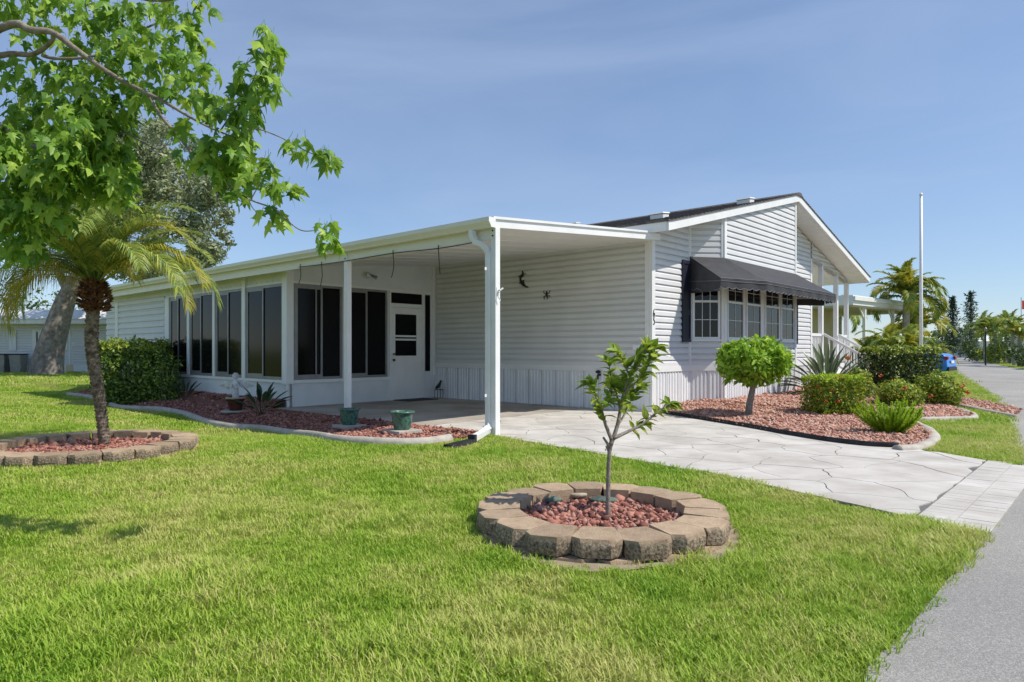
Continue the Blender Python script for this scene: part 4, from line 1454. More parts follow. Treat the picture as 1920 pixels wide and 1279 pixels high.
house_poly = [tuple(HW(*p).to_2d()) for p in ((-4.12, 6.0), (-4.12, 17), (0, 17.4), (12.2, 17.4), (12.2, -1.3), (9.7, -1.3), (0, 0))]
sleeve_poly = [tuple(HW(*p).to_2d()) for p in ((-5.86, -.80), (-5.15, -.62), (-5.15, -.42), (-5.86, -.58))]
blocked = [sleeve_poly, road_poly, dw_poly, bedL, bedR, bed3, house_poly, circ(R1C, R1 - .01), circ(R2C, R2 - .01)]
def grass_points(d0, d1, per, slope=.86, base=1.4):
    A = (d1 - d0) * 2 * (slope * d1 + base)
    n = int(A * per)
    Y = rng.uniform(d0, d1, n)
    X = rng.uniform(-1, 1, n) * (slope * d1 + base)
    k = np.abs(X) < slope * Y + base
    X, Y = X[k], Y[k]
    for p in blocked:
        j = (rng.random((2, len(X))) - .5) * .09
        k = ~inside(p, X + j[0], Y + j[1])
        X, Y = X[k], Y[k]
    # thin, worn turf on the bare soil ring and in dry spots
    k = ~inside(soil_poly, X, Y) | (rng.random(len(X)) < .10)
    return X[k], Y[k]
def nz(X, Y, s, o=0.):
    return np.array([noise.noise(Vector((x * s + o, y * s, o))) for x, y in zip(X, Y)])
X, Y = grass_points(1.2, 5.5, 640)
v = nz(X, Y, .9, 3.)
w = nz(X, Y, 3.1, 8.)
scatter('grass', X, Y, np.clip(.88 + .4 * v + .28 * w + rng.normal(0, .12, len(X)), .5, 1.6), tufts, 'short green lawn grass in front')
k = (v + .5 * w > .16) & (rng.random(len(X)) < .5)
scatter('long_grass', X[k] + .01, Y[k], np.clip(.75 + .6 * v[k], .6, 1.3), tufts_long, 'longer fresh grass patches in the front lawn')
X, Y = grass_points(5.5, 11, 280)
v = nz(X, Y, .9, 3.)
scatter('grass', X, Y, np.clip(1.15 + .35 * v + rng.normal(0, .12, len(X)), .7, 1.7), tufts, 'lawn grass between the palm and the driveway')
X, Y = grass_points(11, 24, 55)
scatter('grass', X, Y, np.clip(1.0 + rng.normal(0, .15, len(X)), .6, 1.5), tufts_far, 'lawn grass beside and behind the house')
X, Y = grass_points(24, 60, 9)
scatter('grass', X, Y, np.clip(1.7 + rng.normal(0, .25, len(X)), 1, 2.6), tufts_far, 'far lawn grass along the street')

# ------------------------------------------------------------------ foliage helpers
def unit(a):
    return a / np.maximum(1e-9, np.linalg.norm(a, axis=-1, keepdims=True))

def leaf_quads(Pt, Nn, size, rg, asp=.5, fold=.25, jit=.9, down=0.0):
    """folded diamond leaves at Pt, facing roughly along Nn"""
    n = len(Pt)
    nn = unit(Nn + rg.normal(0, jit, (n, 3)))
    ax = np.cross(nn, rg.normal(0, 1, (n, 3)))
    ax[:, 2] -= down * np.linalg.norm(ax, axis=1)
    ax = unit(ax - nn * (ax * nn).sum(1, keepdims=True))
    sd = np.cross(nn, ax)
    s = (size * rg.lognormal(0, .25, n))[:, None]
    mid = Pt + ax * s * .45
    V = np.stack([Pt, mid + sd * s * asp * .5 + nn * s * fold * .4, Pt + ax * s, mid - sd * s * asp * .5 + nn * s * fold * .4], 1)
    F = np.arange(n * 4).reshape(n, 4)
    F = np.concatenate([F[:, [0, 1, 2]], F[:, [0, 2, 3]]])
    return V.reshape(-1, 3), F

def foliage(name, Pt, Nn, size, mat, parent, seed=0, **kw):
    V, F = leaf_quads(np.asarray(Pt), np.asarray(Nn), size, np.random.default_rng(seed), **kw)
    return link(name, mesh_np(name, V, F), mat, parent)

def shell_points(rg, n, dims, kindp='box', rough=.06, depth=.12, p=6.0):
    """points through the outer layer of a rounded box or ball (unit centre), with outward normals"""
    d = unit(rg.normal(0, 1, (n, 3)))
    if kindp == 'box':
        q = d / (np.abs(d) ** p).sum(1, keepdims=True) ** (1 / p)
        # spread evenly over the faces
        u = rg.uniform(-1, 1, (n, 3))
        f = rg.choice(3, n, p=np.array([dims[1] * dims[2], dims[0] * dims[2], dims[0] * dims[1]]) / (dims[1] * dims[2] + dims[0] * dims[2] + dims[0] * dims[1]))
        u[np.arange(n), f] = np.sign(u[np.arange(n), f])
        q = u / np.maximum(1.0, (np.abs(u) ** p).sum(1, keepdims=True) ** (1 / p))
        nn = np.sign(q) * np.abs(q) ** (p - 1)
    else:
        q = d
        nn = d
    half = np.array(dims) / 2
    pts = q * half
    nn = unit(nn / half)
    nzv = np.array([noise.noise(Vector(a * 3.5)) for a in pts])
    pts = pts + nn * (nzv * rough - np.abs(rg.normal(0, depth, n)) ** 1.0)[:, None]
    return pts, nn

def bush(name, label, cat, loc, dims, n, size, mat, shape='box', rz=0.0, group=None, seed=0, rough=.06, depth=.10, stems=5, z0=0.0, flowers=None, p=6.0, fsize=.05, asp=.5, top_mat=None):
    rg = np.random.default_rng(seed)
    r = tag(empty(name, loc, rz), label, cat, group)
    pts, nn = shell_points(rg, n, dims, shape, rough, depth, p)
    p2, n2_ = shell_points(rg, int(n * .5), [q * .72 for q in dims], shape, rough, depth * 1.5, p)
    pts, nn = np.concatenate([pts, p2]), np.concatenate([nn, n2_])
    pts[:, 2] += dims[2] / 2 + z0
    pts[:, 2] = np.maximum(pts[:, 2], .03)
    if top_mat:          # paler top leaves: fresh growth when clipped, painted-in sunlight on the lanai shrub
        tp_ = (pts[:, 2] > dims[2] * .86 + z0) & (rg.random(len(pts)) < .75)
        foliage('fresh_and_lit_top', pts[tp_], nn[tp_] + np.array([0, 0, .35]), size * 1.05, M[top_mat], r, seed + 9, asp=asp)
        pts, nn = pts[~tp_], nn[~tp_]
    foliage('foliage', pts, nn + np.array([0, 0, .35]), size, M[mat], r, seed + 1, asp=asp)
    mb = MB()
    for i in range(stems):
        a = 2 * math.pi * i / stems + .4
        x, y = .12 * dims[0] * math.cos(a), .12 * dims[1] * math.sin(a)
        mb.tube([(x * .5, y * .5, -.05), (x, y, .25 * dims[2] + z0), (x * 2.4, y * 2.4, .75 * dims[2] + z0)], [.022, .018, .006], 6)
        mb.tube([(x, y, .25 * dims[2] + z0), (x * 1.0 + .15 * dims[0] * math.cos(a + 1), y + .15 * dims[1] * math.sin(a + 1), .7 * dims[2] + z0)], [.014, .005], 5)
    mb.build('stem', M['sapbark'], r)
    if flowers:
        for i, q in enumerate(flowers):
            fm = MB()
            rr = random.Random(i)
            for k in range(16):
                v = Vector((rr.gauss(0, 1), rr.gauss(0, 1), rr.gauss(0, 1))).normalized() * fsize * .8
                u = v.orthogonal().normalized() * fsize * .38
                w = v.cross(u).normalized() * fsize * .38
                c = Vector(q) + v
                fm.add([c + u, c + w, c - u, c - w], [(0, 1, 2, 3)])
            fm.build('flower', M['redflower'], r)
    return r

# ------------------------------------------------------------------ palm fronds
def frond_mesh(L, droop, nl, ll, seed=0, w=.0125, up=.5, twist=0.0, vee=.5, hang=.35):
    """pinnate frond along +x: arching midrib with two rows of narrow leaflets"""
    rg = random.Random(seed)
    mb = MB()
    pts = []
    ang = up
    x = z = 0.0
    S = 22
    for i in range(S + 1):
        pts.append(Vector((x, 0, z)))
        x += math.cos(ang) * L / S
        z += math.sin(ang) * L / S
        ang -= droop / S * (.5 + 1.1 * i / S)
    mb.tube(pts, [.011 * (1 - .85 * i / S) for i in range(S + 1)], 4, cap=False)
    for i in range(nl):
        t = .14 + .86 * (i + .5) / nl
        k = min(S - 1, int(t * S))
        p = pts[k].lerp(pts[k + 1], t * S - k)
        d = (pts[k + 1] - pts[k]).normalized()
        upv = Vector((-d.z, 0, d.x))
        prof = math.sin(math.pi * min(1, .12 + .9 * t)) ** .6
        for s in (-1, 1):
            l = ll * (.35 + .75 * prof) * rg.uniform(.85, 1.1)
            out = (Vector((0, s, 0)) * 1.0 + d * (.55 + .5 * t) + upv * (vee * rg.uniform(.3, 1))).normalized()
            mid = p + out * l * .5
            tip = p + out * l + Vector((0, 0, -l * hang * rg.uniform(.6, 1.4)))
            wd = d.cross(out).cross(out).normalized() * w * .5
            b0 = p + d * .0
            n0 = len(mb.v)
            mb.v += [tuple(b0 - wd * .6), tuple(b0 + wd * .6), tuple(mid + wd), tuple(mid - wd), tuple(tip)]
            mb.f += [(n0, n0 + 1, n0 + 2, n0 + 3), (n0 + 3, n0 + 2, n0 + 4)]
    return mb.mesh('frond')

def palm_crown(root, top, specs, meshes, mats, name='frond'):
    """specs: (yaw, pitch, scale, mesh index, material index)"""
    for yaw, pitch, sc, mi, ma in specs:
        me = meshes[mi]
        key = (mi, ma)
        if key not in palm_crown.cache.setdefault(id(meshes), {}):
            m2 = me.copy()
            m2.materials.append(M[mats[ma]])
            palm_crown.cache[id(meshes)][key] = m2
        o = link(name, palm_crown.cache[id(meshes)][key], None, root)
        o.location = top
        o.rotation_euler = (0, -pitch, yaw)
        o.scale = (sc, sc, sc)
palm_crown.cache = {}

# ---- small date palm in the left ring
PB = P(193, 828, 8.15); PB.z = 0.0
palm = tag(empty('palm_tree', PB), 'small date palm with ringed trunk and brown shaggy head in block ring', 'palm tree')
mb = MB()
tp = smooth_line([(0.02, 0, .0), (-.01, 0, .35), (-.06, 0, .75), (-.12, 0, 1.1), (-.135, 0, 1.4), (-.10, 0, 1.85)], 10)
rs = []
for i, q in enumerate(tp):
    f = i / (len(tp) - 1)
    rs.append((.054 + .016 * f) * (1 + (.09 if i % 2 else -.05)))
mb.tube(tp, rs, 14)
# old leaf scars spiral round the trunk
for i in range(330):
    f = i / 330
    k = f * (len(tp) - 1); q = tp[int(k)]
    a = i * 2.4
    r = .054 + .016 * f
    c = q + Vector((math.cos(a) * r, math.sin(a) * r, .012))
    tg = Vector((-math.sin(a), math.cos(a), .25)) * .03
    o_ = Vector((math.cos(a), math.sin(a), .35)) * .013
    mb.add([c - tg, c + tg, c + tg * .4 + o_, c - tg * .4 + o_, c - tg * .8 + Vector((0, 0, -.02)), c + tg * .8 + Vector((0, 0, -.02))], [(0, 1, 2, 3), (4, 5, 2, 3)])
mb.build('trunk', M['palmbark'], palm)
PT = Vector(tp[-1])
mb = MB()
rg_ = random.Random(3)
mb.blob(PT + Vector((0, 0, -.03)), (.10, .10, .17), 12, 8)
for i in range(460):      # cut leaf bases
    f = rg_.random()
    a = rg_.uniform(0, 6.283)
    r = rg_.uniform(.14, .215) * math.sin(math.pi * (.18 + .72 * f)) ** .7
    c = PT + Vector((math.cos(a) * r * .75, math.sin(a) * r * .75, -.20 + .36 * f))
    o_ = Vector((math.cos(a), math.sin(a), .9 - .7 * (1 - f))).normalized() * rg_.uniform(.04, .09)
    tg = Vector((-math.sin(a), math.cos(a), rg_.uniform(-.3, .3))) * rg_.uniform(.014, .028)
    mb.add([c - tg, c + tg, c + tg * .5 + o_, c - tg * .5 + o_, c + o_ * .5 + Vector((0, 0, .02))], [(0, 1, 4), (1, 2, 4), (2, 3, 4), (3, 0, 4)])
mb.build('leaf_bases', M['boot'], palm)
PF_M = [frond_mesh(1.6, 1.9, 66, .27, 1, up=1.0), frond_mesh(1.6, 2.4, 66, .26, 2, up=.85, hang=.5), frond_mesh(1.5, 1.35, 64, .26, 3, up=1.15), frond_mesh(1.55, 3.0, 64, .27, 4, up=.7, hang=.8, vee=.1)]
rp = random.Random(5)
specs = []
for i in range(40):
    yaw = i * 2.399 + rp.uniform(-.2, .2)
    t_ = i / 40
    specs.append((yaw, -.05 + .6 * t_ + rp.uniform(-.08, .08), rp.uniform(.85, 1.08), rp.choice((0, 2, 1, 2)), 0 if rp.random() < .92 else 1))
# fronds read from the photo: to the right over the lanai, and yellow ones hanging at the left
specs += [(-.05, .10, 1.08, 1, 1), (.25, -.05, 1.12, 1, 0), (-.35, .02, 1.05, 1, 0), (-.15, -.12, 1.0, 1, 1), (.1, .42, 1.1, 0, 0), (3.10, .12, 1.0, 3, 1), (3.35, .2, 1.05, 3, 1), (2.9, .22, 1.12, 3, 0), (3.2, .35, 1.1, 1, 0), (-2.9, -.1, .95, 3, 1)]
palm_crown(palm, PT + Vector((0, 0, .08)), specs, PF_M, ['palmleaf', 'palmyellow'])

# ---- generic far palm
FARF = [frond_mesh(2.2, 2.0, 34, .50, 21, w=.075, up=.9, hang=.35), frond_mesh(2.2, 2.6, 34, .50, 22, w=.075, up=.7, hang=.5), frond_mesh(2.0, 1.3, 34, .46, 23, w=.075, up=1.1, hang=.25)]
def far_palm(label, loc, h, crown=1.0, n=18, seed=0, trunk_r=.12, mats=('palmleaf', 'palmyellow'), yel=.3, group='palms along the street', name='palm_tree', up=.9):
    r = tag(empty(name, loc), label, 'palm tree', group)
    rr = random.Random(seed)
    bx_, by_ = rr.uniform(-.15, .15), rr.uniform(-.15, .15)
    pts = smooth_line([(0, 0, -.1), (bx_, by_, h * .5), (bx_ * .5, by_ * .5, h)], 5)
    MB().tube(pts, [trunk_r * (1.15 - .35 * i / (len(pts) - 1)) for i in range(len(pts))], 9).build('trunk', M['palepole'], r)
    sp = []
    for i in range(n):
        f = i / n
        sp.append((i * 2.399 + rr.uniform(-.3, .3), -.55 + up * f + rr.uniform(-.1, .1), crown * rr.uniform(.8, 1.1), rr.randrange(3), 1 if rr.random() < yel else 0))
    palm_crown(r, Vector(pts[-1]), sp, FARF, list(mats))
    return r

# ------------------------------------------------------------------ maple at the upper left (trunk just outside the picture)
maple = tag(empty('maple_tree', (-5.2, 4.6, 0)), 'maple tree branches with bright green lobed leaves at upper left', 'tree')
MO = Vector((-5.2, 4.6, 0))
lp = [(0, 0), (.10, -.07), (.40, .06), (.24, .25), (.52, .52), (.20, .50), (.14, .72), (0, 1.04)]
outline = lp + [(-x, y) for x, y in reversed(lp[1:-1])]
def maple_leaf(curl, seed):
    rg = random.Random(seed)
    vs = [(0, .36, .03)]
    for x, y in outline:
        x, y = x + rg.uniform(-.03, .03), y + rg.uniform(-.03, .03)
        vs.append((x, y, -curl * (x * x * 1.2 + max(0, y - .3) ** 2) - .06 * abs(x)))
    n = len(outline)
    mb = MB()
    mb.add(vs, [(0, 1 + i, 1 + (i + 1) % n) for i in range(n)])
    mb.tube([(0, 0, 0), (0, -.25, .04), (0, -.45, .12)], .012, 3, cap=False)
    return mb
LV = [maple_leaf(c, i) for i, c in enumerate((.25, .5, .8, .4))]
LVn = [(np.array(l.v), l.f) for l in LV]
LVm = []
for l in LV:
    me = l.mesh('leaf')
    me.materials.append(M['maple'])
    LVm.append(me)
branches = [    # (pixel, pixel, depth, radius) polylines read off the photo
    [(-330, 420, 4.8, .11), (-200, 180, 4.8, .07), (0, 53, 4.75, .027), (60, 57, 4.7, .024), (100, 62, 4.7, .021), (150, 98, 4.6, .018), (210, 140, 4.55, .015), (258, 166, 4.5, .013), (310, 192, 4.4, .012), (352, 217, 4.3, .009), (395, 240, 4.25, .006), (440, 258, 4.2, .004)],
    [(100, 62, 4.7, .014), (95, 80, 4.75, .014), (60, 102, 4.9, .018), (0, 104, 5.0, .022), (-150, 150, 5.0, .06), (-250, 300, 4.9, .09)],
    [(80, 104, 4.85, .014), (110, 110, 4.8, .011), (180, 104, 4.75, .009), (240, 70, 4.9, .009), (300, 40, 5.0, .007), (340, 20, 5.0, .004)],
    [(280, 180, 4.5, .011), (300, 215, 4.45, .010), (330, 250, 4.4, .009), (362, 290, 4.35, .008), (400, 330, 4.3, .007), (430, 350, 4.25, .006), (470, 375, 4.15, .005), (515, 392, 4.1, .0045), (540, 415, 4.08, .004), (565, 432, 4.05, .0035), (592, 432, 4.05, .003), (610, 428, 4.05, .002)],
    [(440, 258, 4.2, .004), (478, 242, 4.15, .004), (520, 255, 4.1, .0035), (545, 268, 4.05, .003), (590, 290, 4.05, .0025), (612, 284, 4.05, .002)],
    [(410, 250, 4.2, .005), (440, 205, 4.2, .004), (470, 160, 4.15, .0035), (490, 110, 4.1, .003), (508, 62, 4.1, .002)],
    [(470, 375, 4.15, .004), (490, 345, 4.15, .003), (512, 355, 4.12, .003), (540, 350, 4.1, .002)],
    [(465, 372, 4.15, .003), (478, 395, 4.15, .0025), (505, 402, 4.12, .002)],
    [(170, 270, 4.9, .010), (230, 250, 4.8, .008), (270, 268, 4.75, .007), (300, 280, 4.7, .005), (320, 262, 4.7, .003)],
    [(-150, 150, 5.0, .04), (-40, 210, 5.0, .024), (40, 260, 4.9, .016), (110, 300, 4.8, .011), (170, 330, 4.75, .007), (215, 345, 4.7, .004)],
    [(-40, 210, 5.0, .02), (-10, 330, 4.9, .014), (40, 400, 4.85, .009), (100, 430, 4.8, .005)],
    [(-200, 180, 4.8, .05), (-100, 0, 4.9, .04), (20, -60, 5.0, .03), (160, -40, 5.0, .02), (280, 0, 4.95, .012), (370, -10, 4.9, .006)],
    [(-330, 420, 4.8, .13), (-420, 900, 4.7, .15)],
]
for k, bl in enumerate(branches):
    pts = [P(x, y, d) - MO for x, y, d, r in bl]
    rads = [r for *_, r in bl]
    sm = smooth_line(pts, 5)
    rr = np.interp(np.linspace(0, len(rads) - 1, len(sm)), range(len(rads)), rads)
    MB().tube(sm, list(rr), 7).build('branch', M['twig'], maple, smooth=True)
MB().tube(smooth_line([(0, 0, -.1), (.02, .02, .6), (-.02, .05, 1.3), P(-330, 420, 4.8) - MO], 6), [.19 - .08 * i / 18 for i in range(19)], 12).build('trunk', M['twig'], maple, smooth=True)
# leaf sprays: pixel centre, depth, radius in pixels, number of leaves
tips = [(559, 272, 4.06, 20, 13), (612, 292, 4.05, 17, 15), (613, 452, 4.05, 17, 15), (616, 424, 4.05, 15, 9), (499, 306, 4.12, 16, 10), (480, 338, 4.15, 22, 16), (503, 350, 4.12, 18, 8), (538, 355, 4.1, 14, 10), (507, 402, 4.12, 17, 11), (443, 362, 4.2, 15, 10),
        (510, 70, 4.1, 16, 14), (508, 100, 4.1, 20, 14), (490, 122, 4.12, 22, 16), (466, 140, 4.15, 20, 10), (512, 160, 4.15, 20, 14), (490, 180, 4.15, 22, 14), (455, 172, 4.15, 20, 10),
        (392, 10, 4.8, 16, 12), (396, 128, 4.5, 16, 10), (346, 236, 4.4, 14, 8), (345, 305, 4.4, 24, 12)]
masses = [(455, 215, 4.2, 32, 26), (420, 200, 4.22, 28, 22), (385, 195, 4.3, 24, 16), (440, 260, 4.2, 34, 32), (405, 290, 4.25, 34, 34), (450, 300, 4.2, 26, 18), (420, 325, 4.25, 26, 22), (375, 300, 4.3, 16, 10),
          (340, 160, 4.5, 30, 26), (350, 115, 4.6, 32, 26), (310, 95, 4.6, 36, 32), (355, 60, 4.7, 30, 24), (340, 20, 4.85, 30, 20), (290, 40, 4.85, 34, 26), (250, 95, 4.7, 36, 34), (230, 20, 4.9, 34, 26), (190, 40, 4.9, 38, 30),
          (160, 15, 4.95, 36, 26), (105, 20, 5.0, 36, 24), (50, 15, 5.0, 34, 26), (10, 15, 5.0, 24, 20), (215, 120, 4.7, 40, 34), (165, 150, 4.75, 42, 40), (120, 140, 4.9, 36, 30), (60, 140, 5.1, 34, 22), (235, 180, 4.75, 40, 36), (190, 200, 4.8, 42, 40),
          (275, 195, 4.7, 26, 16), (130, 200, 4.9, 42, 40), (80, 190, 5.0, 40, 30), (30, 180, 5.2, 34, 18), (150, 90, 4.95, 30, 22), (60, 80, 5.05, 24, 10), (20, 120, 5.1, 20, 8), (220, 65, 4.9, 30, 24), (270, 150, 4.65, 30, 24)]
r5 = random.Random(17)
for i in range(56):     # the low dense part
    px_, py_ = r5.uniform(-40, 225), r5.uniform(205, 450)
    if py_ > 485 - .48 * px_ or (px_ > 190 and py_ > 360):
        continue
    masses.append((px_, py_, r5.uniform(4.5, 5.1), 38, 32))
masses += [(25, 480, 4.7, 26, 12), (60, 465, 4.75, 26, 12), (10, 440, 4.7, 30, 14), (-120, 300, 5.0, 80, 60), (-120, 120, 5.0, 80, 60), (-60, 380, 4.9, 60, 40), (-150, 20, 5.1, 80, 50), (120, -60, 5.0, 80, 50), (300, -50, 5.0, 60, 30), (-20, -60, 5.0, 70, 40)]
def spray(px_, py_, d, rad, cnt, out):
    c = P(px_, py_, d)
    R = rad / FPX * d
    for i in range(cnt):
        while True:
            v = Vector((r5.uniform(-1, 1), r5.uniform(-1, 1), r5.uniform(-1, 1)))
            if v.length < 1:
                break
        p = c + Vector((v.x * R, v.y * max(R, .16), v.z * R))
        out_d = Vector((v.x, v.y, 0)) + Vector((r5.gauss(0, .5), r5.gauss(0, .5), 0))
        ax = (out_d * .55 + Vector((0, 0, -r5.uniform(.25, 1.0)))).normalized()      # tips hang
        nr = (Vector((r5.gauss(0, .55), r5.gauss(0, .55), 1.0)) + out_d * .5)
        nr = (nr - ax * nr.dot(ax)).normalized()
        sd_ = ax.cross(nr)
        s = r5.uniform(.068, .118)
        out.append((p - MO, Matrix((sd_, ax, nr)).transposed(), s, r5.randrange(4)))
tl, ml_ = [], []
for q in tips:
    spray(*q, tl)
for q in masses:
    spray(*q, ml_)
for p, mt, s, k in tl[:300]:
    o = link('leaf', LVm[k], None, maple)
    o.matrix_local = Matrix.Translation(p) @ (mt.to_4x4() @ Matrix.Scale(s, 4))
ml_ += tl[300:]
vs_, fs_ = [], []
off = 0
for p, mt, s, k in ml_:
    v, f = LVn[k]
    vs_.append(v @ (np.array(mt).T * s) + np.array(p))
    for q in f:
        fs_.append(tuple(i + off for i in q))
    off += len(v)
me = bpy.data.meshes.new('foliage')
me.from_pydata(np.concatenate(vs_).tolist(), [], fs_)
kind(link('foliage', me, M['maple'], maple), 'stuff')

# ------------------------------------------------------------------ big oak at the back left
OB = G(88, 703); OB.z = 0
oak = tag(empty('oak_tree', OB), 'large grey trunked oak with dense grey green crown behind the palm', 'tree')
d0 = OB.y
tr_ = [P(86, 706, d0) - OB, P(93, 660, d0) - OB, P(108, 610, d0) - OB, P(123, 565, d0) - OB, P(150, 510, d0) - OB, P(195, 440, d0) - OB]
tr_[0].z = -.3
sm = smooth_line(tr_, 6)
sc_ = d0 / FPX
MB().tube(sm, list(np.interp(np.linspace(0, 5, len(sm)), range(6), [30 * sc_, 24 * sc_, 20 * sc_, 17 * sc_, 12 * sc_, 6 * sc_])), 14).build('trunk', M['bark'], oak, smooth=True)
for (x, y), (x2, y2), r in (((140, 530), (300, 400), 9), ((170, 480), (250, 300), 8), ((130, 550), (40, 420), 9), ((200, 440), (370, 430), 6), ((180, 460), (160, 300), 7)):
    a, b_ = P(x, y, d0) - OB, P(x2, y2, d0 + r5.uniform(-1.5, 1.5)) - OB
    MB().tube(smooth_line([a, a.lerp(b_, .5) + Vector((0, 0, .4)), b_], 5), list(np.linspace(r * sc_, 1.5 * sc_, 11)), 8).build('limb', M['bark'], oak, smooth=True)
cl = []
rgo = np.random.default_rng(31)
for i in range(130):
    px_, py_ = rgo.uniform(10, 420), rgo.uniform(235, 520)
    # outline of the crown
    cx_, cy_, rx_, ry_ = 235, 385, 195, 160
    if ((px_ - cx_) / rx_) ** 2 + ((py_ - cy_) / ry_) ** 2 > 1:
        continue
    cl.append((px_, py_, 30))
cl += [(425, 400, 14), (418, 440, 16), (400, 470, 20), (405, 350, 18), (390, 320, 18), (355, 270, 22), (300, 240, 22), (430, 455, 8), (415, 375, 14), (250, 228, 18), (370, 480, 22), (330, 500, 24), (430, 415, 8)]
Pt, Nn = [], []
for px_, py_, r in cl:
    c = np.array(P(px_, py_, d0 + rgo.uniform(-4, 4)) - OB)
    R = r * sc_
    n = int(300 * (r / 30) ** 1.6) + 60
    u = unit(rgo.normal(0, 1, (n, 3)))
    rad = R * rgo.uniform(.45, 1.05, n)[:, None]
    Pt.append(c + u * rad * np.array([1, 1, .8])); Nn.append(u + [0, 0, .4])
Pt, Nn = np.concatenate(Pt), np.concatenate(Nn)
V, F = leaf_quads(Pt, Nn, .18, np.random.default_rng(2), asp=.55)
crown = link('crown', mesh_np('crown', V, F), M['oakleaf'], oak)

# ------------------------------------------------------------------ sapling in the ring
SB = Vector((.665, 4.70, .0))
sap = tag(empty('sapling', SB), 'thin young citrus sapling with sparse yellow green leaves in block ring', 'tree')
SD = 4.70
sp = lambda x, y, d=0.0: P(x, y, SD + d) - SB
trunk = [sp(1140, 975), sp(1140, 930), sp(1141, 880), sp(1143, 845), sp(1147, 825)]
trunk[0].z = .0
MB().tube(smooth_line(trunk, 5), [.019, .018, .0175, .017, .0165, .016, .016, .0155, .015, .015, .015, .0145, .014, .014, .014, .015, .016, .015, .014, .014, .013], 10).build('trunk', M['sapbark'], sap, smooth=True)
sbr = [[(1145, 835, 0, 9), (1157, 800, .02, 8), (1163, 770, .03, 7), (1170, 735, .0, 6), (1180, 705, -.02, 5), (1190, 690, -.02, 4), (1202, 668, -.05, 3), (1212, 652, -.05, 2)],
       [(1147, 825, 0, 8), (1135, 795, -.03, 6), (1128, 770, -.06, 5), (1118, 745, -.08, 4), (1110, 722, -.08, 3)],
       [(1150, 822, 0, 8), (1180, 808, .06, 6), (1205, 795, .1, 5), (1230, 775, .12, 4), (1255, 757, .14, 2.5)],
       [(1163, 770, .03, 5), (1155, 735, .1, 4), (1146, 710, .1, 3), (1142, 680, .1, 2.5)],
       [(1170, 735, 0, 5), (1195, 715, -.1, 4), (1212, 690, -.12, 3), (1222, 672, -.12, 2)],
       [(1128, 770, -.06, 4), (1140, 745, -.02, 3), (1145, 720, .02, 2)],
       [(1180, 705, -.02, 4), (1170, 680, -.08, 3), (1160, 662, -.1, 2)],
       [(1157, 800, .02, 5), (1175, 770, .12, 4), (1185, 745, .14, 3), (1200, 728, .14, 2)],
       [(1143, 838, 0, 7), (1135, 826, 0, 5), (1131, 820, 0, 5)], [(1143, 850, 0, 6), (1137, 836, 0, 5)],
       [(1202, 668, -.05, 3), (1222, 655, -.05, 2), (1232, 650, -.05, 1.5)]]
smm = MB()
LF = []
r6 = random.Random(23)
ppx = SD / FPX
for bl in sbr:
    pts = smooth_line([sp(x, y, d) for x, y, d, r in bl], 6)
    rad = np.interp(np.linspace(0, len(bl) - 1, len(pts)), range(len(bl)), [r * .5 * ppx for *_, r in bl])
    MB().tube(pts, list(rad), 6).build('branch', M['sapbark'], sap, smooth=True)
    if len(bl) < 3 or bl[0][1] > 836:
        continue
    for i in range(int(len(pts) * .28), len(pts)):
        for k in range(r6.choice((2, 2, 2, 3))):
            LF.append((pts[i], (pts[i] - pts[max(0, i - 1)]).normalized()))
    for k in range(9):
        LF.append((pts[-1], (pts[-1] - pts[-2]).normalized()))
def simple_leaf(curl):
    mb = MB()
    prof = [(0, 0), (.14, .16), (.25, .4), (.22, .65), (.10, .88)]
    mid = [(0, 0, 0)] + [(0, y, -.02 - curl * y * y) for _, y in prof[1:]] + [(0, 1.08, -curl * 1.15)]
    vs = list(mid)
    for s in (-1, 1):
        vs += [(s * x, y, .09 * abs(x) * 3 - curl * y * y) for x, y in prof[1:]]
    fs = []
    for s in range(2):
        o_ = 6 + 4 * s
        f = [(0, 1, o_), (1, 2, o_ + 1, o_), (2, 3, o_ + 2, o_ + 1), (3, 4, o_ + 3, o_ + 2), (4, 5, o_ + 3)]
        fs += f if s else [tuple(reversed(q)) for q in f]
    mb.add(vs, fs)
    return mb
SLm = []
for i, c in enumerate((.1, .35, .6)):
    me = simple_leaf(c).mesh('leaf'); me.materials.append(M['sapleaf']); SLm.append(me)
for p, d in LF[:380]:
    ax = (d * .7 + Vector((r6.gauss(0, .6), r6.gauss(0, .6), r6.uniform(-.5, .5)))).normalized()
    nr = Vector((r6.gauss(0, .5), r6.gauss(0, .5), 1)); nr = (nr - ax * nr.dot(ax)).normalized()
    o = link('leaf', SLm[r6.randrange(3)], None, sap)
    s = r6.uniform(.06, .105)
    o.matrix_local = Matrix.Translation(p) @ (Matrix((ax.cross(nr), ax, nr)).transposed().to_4x4() @ Matrix.Scale(s, 4))
# stones lying in the ring
def lump(name, label, px_, py_, r, mat, z=.085, seed=0):
    c = G(px_, py_, z)
    return tag(MB().blob((0, 0, 0), r, 12, 8, .25, seed).build(name, M[mat], smooth=True), label, 'stone')
o = lump('garden_stone', 'mossy green stone at the back left inside the sapling ring', 1026, 936, (.10, .06, .03), 'greenstone', seed=2); o.location = G(1028, 937, .075)
o = tag(MB().lathe([(.055, 0), (.085, .005), (.095, .02), (.088, .034), (.060, .036), (.05, .025), (.0, .024)], 20).build('clay_saucer', M['tan'], smooth=True), 'round tan clay saucer at the back inside the sapling ring', 'saucer')
o.location = G(1081, 930, .07)
o = tag(MB().blob((0, 0, 0), (.11, .075, .024), 14, 8, .12, 5).build('garden_stone', M['greenstone'], smooth=True), 'flat green stone right behind the sapling trunk', 'stone'); o.location = G(1132, 937, .075)

